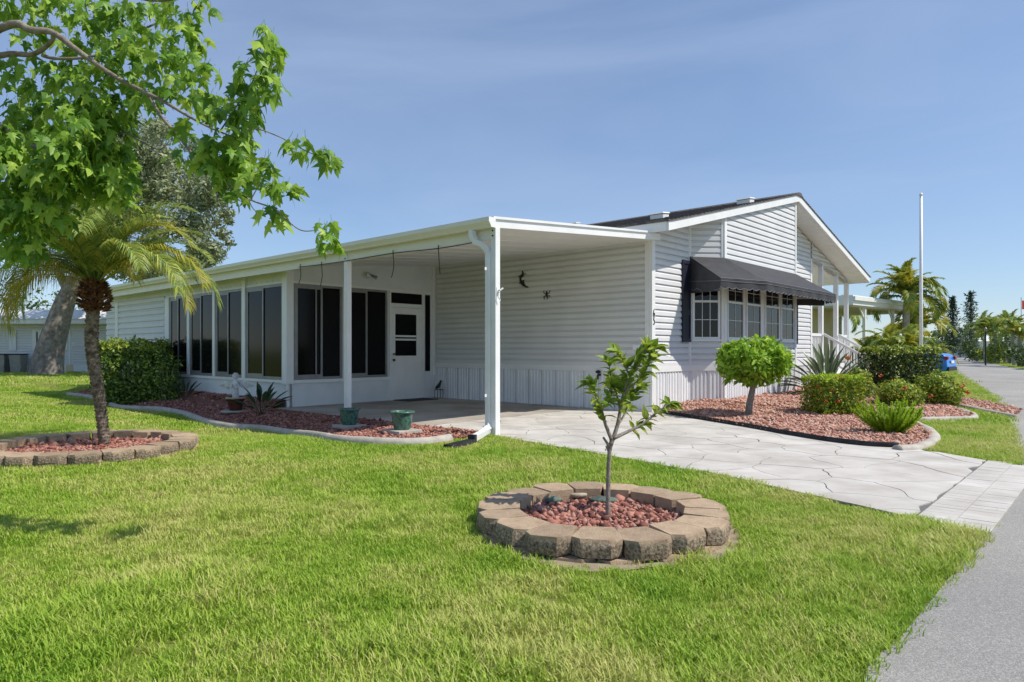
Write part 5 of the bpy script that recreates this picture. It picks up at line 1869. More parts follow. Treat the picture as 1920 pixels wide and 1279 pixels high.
# ------------------------------------------------------------------ shrubs of the left bed
hb = G(258, 752); hb.y += .55
bush('shrub', 'large dark green clipped shrub at the far end of the lanai windows', 'shrub', (P(250, 700, 17.1).x, 17.1, -.16), (1.72, 1.3, 1.60), 8500, .085, 'shrub', rz=.25, seed=3, rough=.12, depth=.12, stems=8, p=5, top_mat='ixora')  # its paler top leaves paint sunlight into the leaf colour
bush('shrub', 'low dark twiggy shrub against the lanai windows', 'shrub', (P(312, 750, 16.6).x, 16.6, -.15), (.8, .7, 1.25), 1500, .075, 'shrub', rz=.2, seed=5, rough=.2, depth=.2, stems=6, shape='ball')
def strap_plant(name, label, cat, loc, n, L, w, mat, seed=0, spread=1.0, group=None, stem=.0, up=1.2, leafname='leaf', paddle=False, curl=1.0):
    r = tag(empty(name, loc), label, cat, group)
    rg = random.Random(seed)
    for i in range(n):
        a = i * 2.399 + rg.uniform(-.3, .3)
        f = (i + .5) / n
        el = up - spread * f * rg.uniform(.7, 1.1)
        l = L * rg.uniform(.75, 1.1)
        S = 7
        p = Vector((.03 * math.cos(a), .03 * math.sin(a), -.02))
        d0_ = el
        left, right, mid = [], [], []
        for k in range(S + 1):
            t_ = k / S
            hd = Vector((math.cos(a) * math.cos(d0_), math.sin(a) * math.cos(d0_), math.sin(d0_)))
            if paddle:
                wd = w * (.10 if t_ < stem else max(.05, math.sin(math.pi * min(1, (t_ - stem) / (1 - stem) * .93 + .05)) ** .8))
            else:
                wd = w * max(.04, math.sin(math.pi * (.12 + .86 * t_)) ** .7)
            sd_ = Vector((-math.sin(a), math.cos(a), 0)) * wd * .5
            fold = Vector((-math.cos(a) * math.sin(d0_), -math.sin(a) * math.sin(d0_), math.cos(d0_))) * wd * .28
            left.append(p - sd_ + fold); right.append(p + sd_ + fold); mid.append(p.copy())
            p = p + hd * l / S
            d0_ -= (.35 + .5 * f) / S * (1.5 if not paddle else .8) * curl
        vs = left + mid + right
        m_ = S + 1
        MB().add(vs, [(k, m_ + k, m_ + k + 1, k + 1) for k in range(S)] + [(m_ + k, 2 * m_ + k, 2 * m_ + k + 1, m_ + k + 1) for k in range(S)]).build(leafname, M[mat], r)
    return r
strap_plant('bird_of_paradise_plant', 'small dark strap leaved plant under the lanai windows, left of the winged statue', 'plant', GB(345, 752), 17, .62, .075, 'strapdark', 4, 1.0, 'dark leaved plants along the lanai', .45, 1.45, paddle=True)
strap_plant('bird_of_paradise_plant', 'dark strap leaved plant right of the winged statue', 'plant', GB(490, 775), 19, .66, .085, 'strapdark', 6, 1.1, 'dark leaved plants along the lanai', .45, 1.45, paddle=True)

# winged statue standing in a brown pot on a round paver
us = GB(438, 773, .008)
ust = tag(empty('paving_disc', us), 'round pale paver under the brown pot', 'paver')
MB().lathe([(.235, 0), (.25, .01), (.25, .03), (.235, .04)], 26).build('disc', M['curb'], ust)
pot = tag(empty('pot', us + Vector((.04, 0, .041))), 'brown glazed pot holding the white winged statue', 'pot')
MB().lathe([(.115, 0), (.125, .01), (.16, .18), (.175, .235), (.18, .24), (.18, .265), (.155, .265), (.15, .22), (.0, .215)], 26, cap=True).build('body', M['pot_brown'], pot, smooth=True)
MB().lathe([(.186, .232), (.192, .245), (.192, .258), (.186, .27), (.176, .27)], 26, cap=False).build('rim', M['tan'], pot, smooth=True)
sb = us + Vector((.04, 0, .256))
stt = tag(empty('angel_statue', sb), 'white winged angel ornament standing in the brown pot by the lanai', 'statue')
MB().lathe([(.06, 0), (.07, .03), (.055, .16), (.045, .25), (.06, .30), (.05, .36), (.03, .385), (.026, .41)], 18).build('body', M['statue'], stt, smooth=True)
MB().blob((0, 0, .46), (.048, .048, .058), 14, 10).build('head', M['statue'], stt, smooth=True)
hm = MB()
for i in range(26):
    a, f = i * 2.4, i / 26
    hm.blob((.052 * math.cos(a) * math.sqrt(1 - (f * 1.6 - .6) ** 2), .052 * math.sin(a) * math.sqrt(1 - (f * 1.6 - .6) ** 2) * .9, .47 + .06 * (f * 1.6 - .6)), (.018, .018, .018), 6, 4)
hm.build('hair', M['statue'], stt, smooth=True)
for s in (-1, 1):
    wm = MB()
    for k in range(8):
        t_ = k / 7
        a = Vector((s * (.03 + .02 * t_), .03, .335 - .02 * t_))
        e = Vector((s * (.37 - .20 * t_), .05, .265 - .075 * t_))
        wm.tube([a, a.lerp(e, .45) + Vector((0, 0, .06 * (1 - t_))), a.lerp(e, .8) + Vector((0, 0, .02)), e], [.014, .018, .013, .003], 6)
    wm.build('wing', M['statue'], stt, smooth=True)
    MB().tube([(s * .05, -.02, .33), (s * .085, -.06, .24), (s * .02, -.09, .25)], [.02, .018, .014], 7).build('arm', M['statue'], stt, smooth=True)

# green glazed pots on square pavers
def glazed_pot(px_, py_, label, plabel, rz, k=1.0):
    c = GB(px_, py_, .004)
    pv = tag(empty('paver', c, rz), plabel, 'paver', 'square concrete pavers under the pots')
    bevel(MB().box(-.20, .20, -.20, .20, 0, .05).build('slab', M['curb'], pv), .008)
    pt = tag(empty('flower_pot', c + Vector((0, 0, .051)), rz), label, 'pot', 'green glazed pots beside the carport')
    MB().lathe([(.105 * k, 0), (.112 * k, .008), (.130 * k, .08), (.142 * k, .17), (.150 * k, .225), (.150 * k, .24)], 30, cap=True).build('body', M['pot_green'], pt, smooth=True)
    MB().lathe([(.150 * k, .224), (.172 * k, .232), (.178 * k, .245), (.172 * k, .256), (.150 * k, .256), (.140 * k, .24), (.138 * k, .20)], 30, cap=False).build('rim', M['pot_green'], pt, smooth=True)
    MB().lathe([(.137 * k, .205), (.0, .212)], 30, cap=False).build('soil', M['soil'], pt)
glazed_pot(655, 802, 'dark green glazed pot in the shade at the foot of the middle post', 'square concrete paver under the shaded green pot', .75)
glazed_pot(754, 812, 'green glazed pot half in the sun nearest the driveway', 'square concrete paver under the sunlit green pot', .8)

# splash block under the downspout
c = HW(-5.53, -.60, .015)
sbk = tag(empty('splash_hose', c, TH + .26), 'flattened black drain sleeve lying on the grass under the downspout', 'drain sleeve')
mm_ = MB()
for i in range(9):
    x = -.30 + i * .062
    mm_.hexa([(x, -.07, 0), (x + .056, -.07, 0), (x + .056, .07, 0), (x, .07, 0), (x, -.055, .05), (x + .052, -.055, .05), (x + .052, .055, .05), (x, .055, .05)])
mm_.build('sleeve', M['rubber'], sbk)
mm_ = MB().box(.25, .31, -.05, .05, .01, .105)
mm_.build('adapter', M['rubber'], sbk)

# door mat
c = HW(LX + (dL + dR) / 2, LY - .36, .027)
mat_ = tag(empty('door_mat', c, TH), 'black door mat in front of the white door', 'door mat')
bevel(MB().box(-.45, .45, -.28, .28, 0, .014).build('mat', M['rubber'], mat_), .004)

# wall ornaments under the carport
def on_side(px_, py_):
    y, z = onX(px_, py_, -.09)
    return y, z
y, z = on_side(985, 520)
liz = tag(empty('metal_lizard', HW(-.075, y, z), TH), 'black metal lizard ornament hanging on the shaded side wall', 'wall ornament')
# local: +x out of wall is -x ; draw in (y,z): photo right = -y
def wp(px_, py_, off=0.0):
    k = (13.5 / FPX) * 1.45
    return Vector((-.012 - off, -(px_ - 985) * k, -(py_ - 520) * k * .72))
MB().tube(smooth_line([wp(979, 507), wp(981, 513), wp(977, 519), wp(977, 526), wp(981, 533), wp(986, 538), wp(991, 541)], 5), [.012, .02, .026, .03, .032, .034, .036, .038, .04, .04, .04, .038, .036, .036, .038, .04, .042, .046, .05, .05, .048, .045, .04, .035, .03, .026, .022, .018, .012, .008, .004][:31], 8).build('body', M['iron'], liz, smooth=True)
for a, b_, c_ in (((980, 514), (986, 513), (987, 516)), ((978, 517), (973, 517), (972, 520)), ((977, 527), (983, 526), (985, 524)), ((977, 529), (974, 531), (973, 533))):
    MB().tube([wp(*a), wp(*b_, .01), wp(*c_)], [.016, .012, .008], 6).build('leg', M['iron'], liz)
y, z = on_side(1025, 553)
frg = tag(empty('metal_frog', HW(-.075, y, z), TH), 'small black metal frog ornament on the shaded side wall', 'wall ornament')
def wq(px_, py_):
    k = (13.2 / FPX) * 1.4
    return Vector((-.012, -(px_ - 1025) * k, -(py_ - 553) * k * .75))
MB().tube([wq(1025, 546), wq(1025, 550), wq(1025, 555), wq(1026, 558)], [.014, .026, .024, .01], 8).build('body', M['iron'], frg, smooth=True)
for l_ in (((1024, 552), (1020, 549), (1019, 545)), ((1026, 552), (1030, 549), (1031, 545)), ((1024, 554), (1020, 556), (1020, 560), (1022, 561)), ((1026, 555), (1030, 555), (1031, 557)), ((1026, 556), (1027, 560), (1025, 562))):
    MB().tube(smooth_line([wq(*q) for q in l_], 4), .0095, 6).build('leg', M['iron'], frg)
# iron bird on a little stand by the door
c = HW(-.30, LY - .33, .027)
brd = tag(empty('bird_figure', c, TH), 'small dark metal bird on a wire stand beside the door', 'ornament')
stm = MB()
for dx_, dy_ in ((-.09, -.05), (.09, -.05), (-.09, .05), (.09, .05)):
    stm.tube([(dx_, dy_, 0), (dx_, dy_, .20)], .007, 6)
stm.box(-.10, .10, -.06, .06, .20, .212)
stm.build('stand', M['iron'], brd)
MB().tube(smooth_line([(-.11, 0, .23), (-.05, 0, .27), (.02, 0, .34), (.06, 0, .41), (.085, 0, .42)], 4), [.006, .02, .03, .036, .042, .044, .044, .04, .036, .03, .026, .028, .03, .028, .02, .012, .004], 8).build('body', M['iron'], brd, smooth=True)
MB().tube([(.03, .0, .33), (.035, 0, .25), (.03, 0, .212)], .008, 5).build('leg', M['iron'], brd)
# dark valve box behind the sapling
c = HW(-.05, onX(1128, 700, 0)[0], .70)
vb = tag(empty('hose_bib', c, TH), 'black hose tap on the white skirting behind the sapling', 'tap')
MB().tube([(.02, 0, 0), (-.06, 0, 0), (-.09, 0, -.03), (-.09, 0, -.09)], [.02, .024, .024, .02], 8).build('spout', M['iron'], vb)
MB().blob((-.07, 0, .06), (.045, .06, .035), 8, 6).build('handle', M['iron'], vb)

# string-light wire looped under the beam
wire = tag(empty('light_cord', (0, 0, 0)), 'brown cord with hanging drops strung under the carport beam', 'cord')
cp = []
for px_, py_ in ((560, 501), (603, 496), (652, 489), (737, 475), (822, 466), (898, 453)):
    y, z = onX(px_, py_, CX - .0)
    cp.append(HW(CX - .0, y, z))
MB().tube(smooth_line(cp, 6), .008, 5).build('cord', M['cord'], wire)
for i, (px_, py_, ln) in enumerate(((563, 500, 32), (603, 496, 42), (737, 475, 46), (822, 466, 48))):
    y, z = onX(px_, py_, CX)
    a = HW(CX, y, z)
    l = ln / FPX * a.y
    MB().tube(smooth_line([a + Vector((0, 0, .05)), a, a + Vector((.012, 0, -l * .5)), a + Vector((-.01 if i != 3 else .02, 0, -l * .85)), a + Vector((-.03 if i != 3 else .025, 0, -l))], 4), .0075, 5).build('drop_wire', M['cord'], wire)

# ------------------------------------------------------------------ planting in front of the facade
tb = G(1405, 768, .15); tb.z = .13
top = tag(empty('topiary_tree', tb), 'round bright green lollipop shrub on a bare crooked trunk before the bay window', 'topiary')
kd = tb.y / FPX
MB().tube(smooth_line([(-.02, 0, -.12), (.0, 0, .10), (.03, 0, .25), (.06, 0, .40), (.12, 0, .62)], 5), list(np.linspace(.062, .045, 21)), 10).build('trunk', M['sapbark'], top, smooth=True)
for a in range(7):
    MB().tube([(.05, 0, .44), (.06 + .22 * math.cos(a * .9), .22 * math.sin(a * .9), .68), (.08 + .5 * math.cos(a * .9), .5 * math.sin(a * .9), .95)], [.028, .02, .006], 6).build('limb', M['sapbark'], top)
rgt = np.random.default_rng(4)
pts, nn = shell_points(rgt, 6200, (1.22, 1.15, .78), 'ball', .13, .12)
pts += np.array([.10, 0, .88])
Vt, Ft = leaf_quads(pts, nn + [0, 0, .3], .108, rgt, asp=.45)
link('foliage', mesh_np('foliage', Vt, Ft), M['topiary'], top)

bp_ = G(1545, 757, .12)
bop = Vector((7.29, 15.8, .10))
bird = strap_plant('bird_of_paradise_plant', 'tall bird of paradise plant with grey green paddle leaves and orange bloom', 'plant', Vector((bop.x, bop.y, .10)), 66, 1.32, .105, 'strap', 9, 1.2, None, .5, 1.56, paddle=True, curl=1.5)
fl = Vector((.34, -.35, 0.84))
fm = MB()
for k in range(7):
    a = -1.0 + k * .33
    fm.add([fl, fl + Vector((.04 * math.sin(a) - .012, .02, .06)), fl + Vector((.11 * math.sin(a), 0, .15 + .03 * math.cos(3 * k))), fl + Vector((.04 * math.sin(a) + .016, -.02, .055))], [(0, 1, 2, 3)])
fm.build('flower', M['orangeflower'], bird)
MB().tube([(.03, -.03, 0), (.2, -.2, .5), fl], [.014, .012, .010], 6).build('flower_stem', M['strap'], bird)

hbx = G(1566, 778, .08)
bush('ixora_bush', 'clipped square bush with red flowers beside the topiary', 'bush', (hbx.x + .16, hbx.y + .42, .06), (.84, .74, .66), 6200, .046, 'ixora_yellow', rz=.15, seed=21, rough=.025, depth=.05, group='red flowering bushes',
     flowers=[(-.38, -.34, .26), (-.16, -.38, .25), (-.40, -.2, .50), (-.10, -.22, .65), (-.26, -.36, .46), (-.04, -.3, .64), (.1, -.18, .65)], fsize=.042, p=14, z0=.03, top_mat='fern')
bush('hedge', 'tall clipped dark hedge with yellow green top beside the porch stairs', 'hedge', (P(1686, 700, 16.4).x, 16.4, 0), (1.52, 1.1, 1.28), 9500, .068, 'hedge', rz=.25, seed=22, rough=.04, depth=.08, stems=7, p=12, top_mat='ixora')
bush('ixora_bush', 'loose flowering bush with red blooms in front of the tall hedge', 'bush', (P(1690, 770, 13.6).x, 13.6, .04), (.86, .8, .56), 3800, .062, 'ixora', rz=.3, seed=24, rough=.14, depth=.12, group='red flowering bushes',
     flowers=[(.28, -.42, .26), (-.3, -.36, .42)], shape='ball', p=4)
bush('ixora_bush', 'loose flowering bush with red blooms nearest the street', 'bush', (P(1762, 762, 14.2).x, 14.2, .04), (.86, .8, .70), 4600, .062, 'ixora', rz=.2, seed=25, rough=.16, depth=.12, group='red flowering bushes',
     flowers=[(.1, -.44, .42), (.34, -.36, .28), (.5, -.1, .45), (.24, -.4, .32)], shape='ball', p=4)
bush('ixora_bush', 'small yellow green bush behind the square clipped bush', 'bush', (P(1612, 745, 15.2).x, 15.2, .04), (.7, .6, .74), 2400, .06, 'ixora', seed=27, rough=.12, depth=.12, group='red flowering bushes', shape='ball', flowers=[(.3, -.3, .6)])
# lily-like grass clump
gp = G(1655, 762, .06)
strap_plant('lily_clump', 'pale grassy lily clump behind the bright foxtail fern', 'plant', Vector((gp.x, gp.y, .04)), 60, .52, .022, 'drygrass', 14, 1.2, None, 0, 1.5, leafname='blade')
# foxtail fern: upright plumes
fp = G(1678, 812, .06)
fx = tag(empty('foxtail_fern', Vector((fp.x, fp.y + .12, .05))), 'bright yellow green foxtail fern at the bed corner', 'fern')
rf = random.Random(8)
for i in range(46):
    a = i * 2.399
    f = math.sqrt((i + .5) / 46)
    el = 1.55 - .85 * f
    L_ = rf.uniform(.42, .58)
    pts = []
    p = Vector((.05 * f * math.cos(a), .05 * f * math.sin(a), -.02))
    e_ = el - .25
    for k in range(9):
        pts.append(p.copy())
        p = p + Vector((math.cos(a) * math.cos(e_), math.sin(a) * math.cos(e_), math.sin(e_))) * L_ / 8
        e_ += .055
    mb = MB().tube(pts, .004, 4)
    for k in range(300):
        t_ = (k + .5) / 300
        q = pts[min(7, int(t_ * 8))].lerp(pts[min(7, int(t_ * 8)) + 1], t_ * 8 - min(7, int(t_ * 8)))
        dv = (pts[min(7, int(t_ * 8)) + 1] - pts[min(7, int(t_ * 8))]).normalized()
        rad = .055 * math.sin(math.pi * (.10 + .86 * t_)) ** .6
        v = Vector((rf.gauss(0, 1), rf.gauss(0, 1), rf.gauss(0, 1))); v = (v - dv * v.dot(dv)).normalized()
        tip = q + v * rad + dv * rad * .9
        sdv = v.cross(dv) * .009
        mb.add([q - sdv, q + sdv, tip], [(0, 1, 2)])
    mb.build('plume', M['fern'], fx)

# ------------------------------------------------------------------ beyond the porch: pole, palms, neighbour's carport, car
fpz = P(1727, 362, 21.5)
pole = tag(empty('flag_pole', (fpz.x, 21.5, 0)), 'tall plain white flag pole behind the clipped hedge', 'pole')
MB().tube([(0, 0, -.1), (0, 0, 2.5), (0, 0, fpz.z - .08)], [.055, .05, .042], 12).build('mast', M['trim'], pole, smooth=True)
MB().tube([(-.0, 0, fpz.z - .08), (0, 0, fpz.z - .06), (0, 0, fpz.z)], [.05, .06, .03], 12).build('truck_cap', M['trim'], pole, smooth=True)

def clump_palm(label, px_, py_top, d, nst, seed, spreadpx=40):
    base = G(px_, HY + CAM_H * FPX / d)
    r = tag(empty('palm_clump', (base.x, d, 0)), label, 'palm clump')
    rr = random.Random(seed)
    h = P(px_, py_top, d).z
    for i in range(nst):
        a = i * 2.4
        o_ = spreadpx / FPX * d * .5 * math.sqrt((i + .5) / nst)
        hh = h * rr.uniform(.28, .55)
        x, y = o_ * math.cos(a), o_ * math.sin(a)
        MB().tube([(x * .3, y * .3, -.1), (x, y, hh)], [.08, .05], 7).build('stem', M['palepole'], r)
        sp_ = [(k * 2.399 + rr.random(), -.45 + .8 * k / 9 + rr.uniform(-.1, .1), rr.uniform(.55, .85) * h / 3.2, rr.randrange(3), 0 if rr.random() < .7 else 1) for k in range(11)]
        palm_crown(r, Vector((x, y, hh)), sp_, FARF, ['palmleaf', 'palmyellow'])
    return r
far_palm('tall yellow green palm with drooping fronds beside the flag pole', (P(1702, 600, 30).x, 30, 0), 3.45, .88, 40, 3, .16, yel=.4, group=None, up=1.5)
far_palm('yellow palm partly hidden behind the flag pole', (P(1722, 600, 31.5).x, 31.5, 0), 2.2, .8, 26, 5, .14, yel=.8, group=None, up=1.6)
clump_palm('low feathery palm clump under the white neighbouring carport', 1655, 590, 24, 6, 7, 90)
clump_palm('yellowing palm clump between hedge and street', 1735, 612, 37, 3, 9, 40)
far_palm('green palm seen between the porch posts', (P(1575, 600, 42).x, 42, 0), 3.4, 1.0, 16, 12, .14, group=None)

# neighbour's white carport and yellow house
nb = tag(empty('neighbour_house', (P(1610, 650, 33).x, 33, 0), TH - .12), 'pale yellow neighbouring house with white flat carport roof', 'house')
MB().box(-5.5, 2.35, -2.0, 2.4, 3.05, 3.45).build('carport_roof', M['trim'], nb)
MB().box(-5.4, 2.25, -1.95, 2.3, 2.98, 3.049).build('ceiling', M['beigewall'], nb)
MB().box(-5.5, -1.2, .4, 6.5, 0, 3.0).build('wall', M['yellowwall'], nb)
MB().box(-1.19, -1.15, 1.0, 2.2, 1.1, 2.3).build('window', M['glass'], nb)
MB().hexa([(-5.8, -.2, 3.46), (-.9, -.2, 3.46), (-.9, 7, 3.46), (-5.8, 7, 3.46), (-5.8, 3.2, 4.4), (-.9, 3.2, 4.4), (-.9, 3.6, 4.4), (-5.8, 3.6, 4.4)]).build('roof', M['beigewall'], nb)
for x, y in ((2.1, -1.85), (-.9, -1.85), (2.1, 2.2), (-4.0, -1.85)):
    MB().box(x - .06, x + .06, y - .06, y + .06, 0, 3.0).build('post', M['trim'], nb)
    MB().bar((x, y, 2.5), (x - .5, y, 3.0), .05).build('brace', M['trim'], nb)
rect = MB().box(-5.5, 2.42, -2.09, -2.0, 3.24, 3.40).build('gutter', M['trim'], nb)

# blue car, tail towards the street
car = tag(empty('parked_car', (19.85, 30.7, 0), math.radians(136)), 'bright blue parked car half hidden by the hedge', 'car')
# side outline (x forward, z up)
sec = [(-0.02, .45), (.02, .72), (.10, .95), (.30, 1.03), (.62, 1.06), (1.15, 1.38), (1.75, 1.46), (2.45, 1.42), (3.15, 1.05), (3.9, .93), (4.25, .75), (4.35, .5), (4.30, .25), (3.85, .22), (.5, .22), (.08, .24)]
mb = MB()
n = len(sec)
W_ = .89
ins = lambda z: 0 if z < .9 else (z - .9) * .45
for yy in (-1, 1):
    mb.v += [(x, yy * (W_ - ins(z)), z) for x, z in sec]
mb.f += [tuple(range(n)), tuple(range(2 * n - 1, n - 1, -1))] + [(i, n + i, n + (i + 1) % n, (i + 1) % n) for i in range(n)]
body = mb.build('body', M['carpaint'], car)
bevel(body, .06, 3)
MB().hexa([(.66, -.66, 1.07), (1.13, -.58, 1.37), (1.13, .58, 1.37), (.66, .66, 1.07), (.64, -.66, 1.09), (1.11, -.58, 1.39), (1.11, .58, 1.39), (.64, .66, 1.09)]).build('rear_window', M['glass'], car)
for s in (-1, 1):
    MB().hexa([(1.25, s * .67, 1.10), (2.95, s * .70, 1.08), (2.95, s * .84, 1.06), (1.0, s * .84, 1.06), (1.45, s * .66, 1.38), (2.4, s * .66, 1.38), (2.4, s * .70, 1.37), (1.45, s * .70, 1.37)]).build('side_window', M['glass'], car)
    tl_ = MB().box(-.035, .12, s * .86 - .26 if s > 0 else -.90, .90 if s > 0 else s * .86 + .26, .76, .90).build('tail_light', M['taillight'], car)
    bevel(tl_, .02)
    for x in (.85, 3.55):
        wh = MB().tube([(x, s * .72, .31), (x, s * .90, .31)], .31, 20).build('wheel', M['rubber'], car)
        MB().tube([(x, s * .895, .31), (x, s * .912, .31)], .20, 16).build('rim', M['chrome'], wh)
MB().box(-.05, -.02, -.26, .26, .60, .72).build('number_plate', M['trim'], car)
MB().box(-.06, .10, -.80, .80, .26, .42).build('bumper', M['black'], car)

# ------------------------------------------------------------------ far right: norfolk pines, palms, shrubs, houses across the street
def norfolk(label, px_, py_top, d, wpx, seed):
    base = P(px_, 660, d)
    h = P(px_, py_top, d).z
    r = tag(empty('norfolk_pine', (base.x, d, 0)), label, 'pine tree', 'norfolk pines at the end of the street')
    MB().tube([(0, 0, -.1), (.05, 0, h * .5), (0, 0, h)], [.2, .13, .03], 8).build('trunk', M['bark'], r)
    rr = np.random.default_rng(seed)
    Pt, Nn = [], []
    R = wpx / FPX * d / 2
    lv = 22
    for i in range(lv):
        f = i / lv
        z = h * (.12 + .87 * f)
        rad = R * 1.25 * (1.0 - .75 * f ** 1.5) * rr.uniform(.65, 1.2)
        for k in range(6):
            a = k * math.pi / 3 + i * .5 + rr.uniform(-.2, .2)
            n_ = 22
            t_ = rr.random(n_) ** .8
            Pt.append(np.stack([np.cos(a) * rad * t_, np.sin(a) * rad * t_, z + rad * .35 * t_ ** 1.6 + rr.normal(0, .05, n_)], 1) + rr.normal(0, .035, (n_, 3)))
            Nn.append(np.tile([0, 0, 1.0], (n_, 1)))
    foliage('crown', np.concatenate(Pt), np.concatenate(Nn), .27, M['pine'], r, seed, asp=.35)
norfolk('slender left hand norfolk pine at the end of the street', 1786, 553, 85, 24, 1)
norfolk('taller right hand norfolk pine at the end of the street', 1820, 544, 92, 32, 2)

def round_tree(name, label, loc, dims, n, size, mat, seed, z0=0.0, group=None, trunk=.12, cat='tree'):
    r = tag(empty(name, loc), label, cat, group)
    rr = np.random.default_rng(seed)
    MB().tube([(0, 0, -.1), (.05, 0, z0 + dims[2] * .3), (0, .05, z0 + dims[2] * .7)], [trunk, trunk * .8, trunk * .3], 8).build('trunk', M['bark'], r)
    Pt, Nn = [], []
    m_ = 26
    for i in range(m_):
        u = unit(rr.normal(0, 1, (1, 3)))[0] * rr.uniform(.4, .95) * np.array(dims) / 2
        k = n // m_
        d_ = unit(rr.normal(0, 1, (k, 3)))
        Pt.append(u + d_ * np.array(dims) * .17 * rr.uniform(.5, 1, k)[:, None]); Nn.append(d_ + [0, 0, .4])
    Pt = np.concatenate(Pt); Pt[:, 2] += z0 + dims[2] / 2
    Pt[:, 2] = np.maximum(Pt[:, 2], .05)
    foliage('crown', Pt, np.concatenate(Nn), size, M[mat], r, seed)
    return r
street = 'palms along the street'
far_palm('tall palm beyond the right edge whose shadow crosses the street', (38.5, 39.2, 0), 7.5, 1.2, 18, 77, .2, group=street)
for i, (px_, d, pyt, cr, lab) in enumerate(((1848, 62, 603, 1.0, 'dense palm left of the street palms'), (1866, 58, 607, .95, 'palm with pale fronds right of the pines'), (1884, 66, 600, .9, 'small crowned palm in the middle of the street palms'),
                                             (1903, 50, 600, 1.05, 'grey trunked palm near the right edge of the picture'), (1912, 47, 612, .95, 'low palm at the right edge of the picture'), (1895, 74, 612, 1.0, 'far palm behind the street palms'), (1856, 80, 612, 1.1, 'far dark palm under the pines'))):
    far_palm(lab, (P(px_, 600, d).x, d, 0), P(px_, pyt + 14, d).z - .2, cr * (d / 62) * .95, 22, 40 + i, .13, yel=.25, group=street, up=1.5)
for i, (px_, d, w_, h_, lab, mt) in enumerate(((1768, 95, 4.5, 4.2, 'rounded green tree left of the norfolk pines', 'fartree'), (1800, 105, 6, 4.6, 'green tree behind the norfolk pines', 'fartree'), (1832, 70, 3.0, 2.2, 'dark bush at the left of the street palms', 'fartree'),
                                               (1852, 66, 2.2, 1.5, 'low bush under the street palms', 'ixora'), (1872, 58, 2.2, 2.0, 'yellow green bush beside the far lamp', 'ixora'), (1893, 56, 2.4, 2.4, 'dark bush before the white house across the street', 'fartree'), (1918, 46, 2.2, 1.8, 'bush at the right edge of the picture', 'fartree'), (1840, 120, 9, 6, 'large far tree behind the palms', 'fartree'), (1880, 125, 10, 6, 'broad far tree behind the street palms', 'fartree'), (1750, 120, 8, 4.6, 'far tree behind the blue car', 'fartree'))):
    round_tree('roadside_tree', lab, (P(px_, 600, d).x, d, 0), (w_, w_, h_), 1300, .16 * d / 50, mt, 60 + i, group='trees and bushes down the street')
def far_house(label, loc, rz, w_, dp, h_, wall, seed):
    r = tag(empty('far_house', loc, rz), label, 'house', 'houses down the street')
    MB().box(-w_ / 2, w_ / 2, -dp / 2, dp / 2, 0, h_).build('wall', M[wall], r)
    MB().add([(-w_ / 2 - .4, -dp / 2 - .4, h_), (w_ / 2 + .4, -dp / 2 - .4, h_), (w_ / 2 + .4, dp / 2 + .4, h_), (-w_ / 2 - .4, dp / 2 + .4, h_), (-w_ / 2 - .4, 0, h_ + 1.1), (w_ / 2 + .4, 0, h_ + 1.1)],
             [(0, 1, 5, 4), (2, 3, 4, 5), (1, 2, 5), (3, 0, 4), (3, 2, 1, 0)]).build('roof', M['skirt'], r)
    for k in range(3):
        x = -w_ / 2 + w_ * (k + .5) / 3
        MB().box(x - .5, x + .5, -dp / 2 - .03, -dp / 2 - .001, 1.0, 2.1).build('window', M['glass'], r)
far_house('white house behind the palms across the street', (P(2030, 640, 60).x, 60, 0), -.5, 10, 7, 2.7, 'trim', 1)
far_house('grey roofed house at the end of the street', (P(1778, 650, 118).x, 118, 0), .2, 9, 7, 2.4, 'beigewall', 2)
far_house('pale house behind the norfolk pines', (P(1865, 650, 108).x, 108, 0), .1, 12, 8, 2.5, 'skirt', 3)
# flag at the right edge and lamp post
fl_ = P(1915, 574, 70)
ff = tag(empty('flag', (fl_.x, 70, 0)), 'red flag on a thin pole at the right edge of the picture', 'flag')
MB().tube([(0, 0, -.1), (0, 0, fl_.z + .9)], .05, 8).build('pole', M['trim'], ff)
MB().hexa([(.05, 0, fl_.z - .3), (1.2, .15, fl_.z - .5), (1.2, .17, fl_.z - .5), (.05, .02, fl_.z - .3), (.05, 0, fl_.z + .6), (1.2, .15, fl_.z + .4), (1.2, .17, fl_.z + .4), (.05, .02, fl_.z + .6)]).build('cloth', M['flagred'], ff)
lpz = P(1848, 610, 52)
lmp = tag(empty('lamp_post', (lpz.x, 52, 0)), 'thin dark lamp post on the verge across the street', 'lamp post')
MB().tube([(0, 0, -.1), (0, 0, 2.6)], [.06, .045], 8).build('post', M['iron'], lmp)
MB().lathe([(.05, 2.6), (.08, 2.63), (.10, 2.82), (.05, 2.9), (.02, 2.95)], 10).build('lantern', M['frame_grey'], lmp)

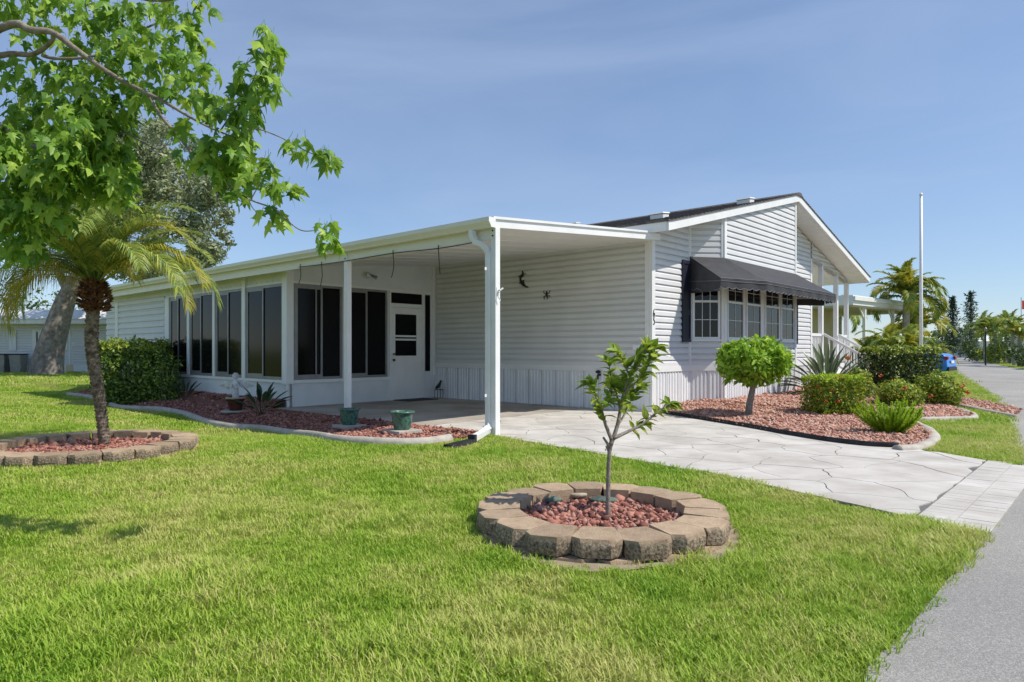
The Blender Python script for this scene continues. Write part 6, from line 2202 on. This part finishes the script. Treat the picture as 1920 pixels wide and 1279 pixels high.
# ------------------------------------------------------------------ neighbour behind the oak, at the left
NBW = tag(empty('neighbour_house', (0, 0, 0)), 'white sided neighbouring house behind the oak trunk at left', 'house')
nd = 36.0
xa, xb = P(-220, 650, nd).x, P(235, 650, nd).x
f_n = lambda s, z, off=0.0: (xa + s, nd - off, z)
NW = xb - xa
wl = MB()
fbox(wl, f_n, 0, NW, -.1, 2.75, -6, 0)
wl = wl.build('wall', M['trim'], NBW)
siding(wl, f_n, [(0, .42), (NW, .42), (NW, 2.7), (0, 2.7)], z0=.42, row=.14)
strip('foundation', f_n, 0, NW, -.1, .42, 0, .02, 'skirt', wl)
fbox(MB(), f_n, -.5, NW + .5, 2.55, 2.80, -6.4, .9).build('eave', M['trim'], NBW)
MB().hexa([f_n(-.6, 2.80, 1.0), f_n(NW + .6, 2.80, 1.0), f_n(NW + .6, 2.80, -6.5), f_n(-.6, 2.80, -6.5), f_n(-.6, 3.30, .2), f_n(NW + .6, 3.30, .2), f_n(NW + .6, 3.5, -3), f_n(-.6, 3.5, -3)]).build('roof', M['skirt'], NBW)
px2s = lambda px_: P(px_, 650, nd).x - xa
for a, b_ in ((62, 130), (20, 32)):
    s0, s1 = px2s(a), px2s(b_)
    wn = strip('window', f_n, s0, s1, 1.15, 2.25, .026, .06, 'trim', NBW)
    strip('pane', f_n, s0 + .1, s1 - .1, 1.25, 2.15, .061, .066, 'glass', wn)
    k = max(2, int((s1 - s0) / .26))
    for i in range(k):
        c = s0 + (i + .5) * (s1 - s0) / k
        strip('shutter_slat', f_n, c - .09, c + .09, 1.2, 2.2, .067, .10, 'trim', wn)
strip('corner_trim', f_n, px2s(130), px2s(133), .42, 2.6, .0, .05, 'trim', wl)
strip('vent_panel', f_n, px2s(124), px2s(138), .0, .40, .021, .03, 'yellowwall', wl)
for i, (px_, lab) in enumerate(((5, 'dark bin beside the left neighbour wall'), (35, 'second dark bin beside the left neighbour wall'))):
    c = P(px_, 650, nd - .8)
    bn = tag(empty('bin', (c.x, nd - .8, 0)), lab, 'bin', 'bins by the left neighbour')
    bevel(MB().hexa([(-.25, -.25, 0), (.25, -.25, 0), (.25, .25, 0), (-.25, .25, 0), (-.3, -.3, .95), (.3, -.3, .95), (.3, .3, .95), (-.3, .3, .95)]).build('body', M['frame_grey'], bn), .03)
    MB().box(-.33, .33, -.33, .33, .951, 1.0).build('lid', M['black'], bn)
for i, (px_, d, w_, h_, lab) in enumerate(((20, 52, 9, 7, 'tree behind the left neighbour roof'), (170, 60, 11, 6, 'broad tree far behind the oak'), (-160, 48, 10, 9, 'tree beyond the left edge of the lawn'))):
    round_tree('background_tree', lab, (P(px_, 600, d).x, d, 0), (w_, w_, h_), 1500, .30, 'fartree', 80 + i, group='trees behind the left neighbour', trunk=.2)
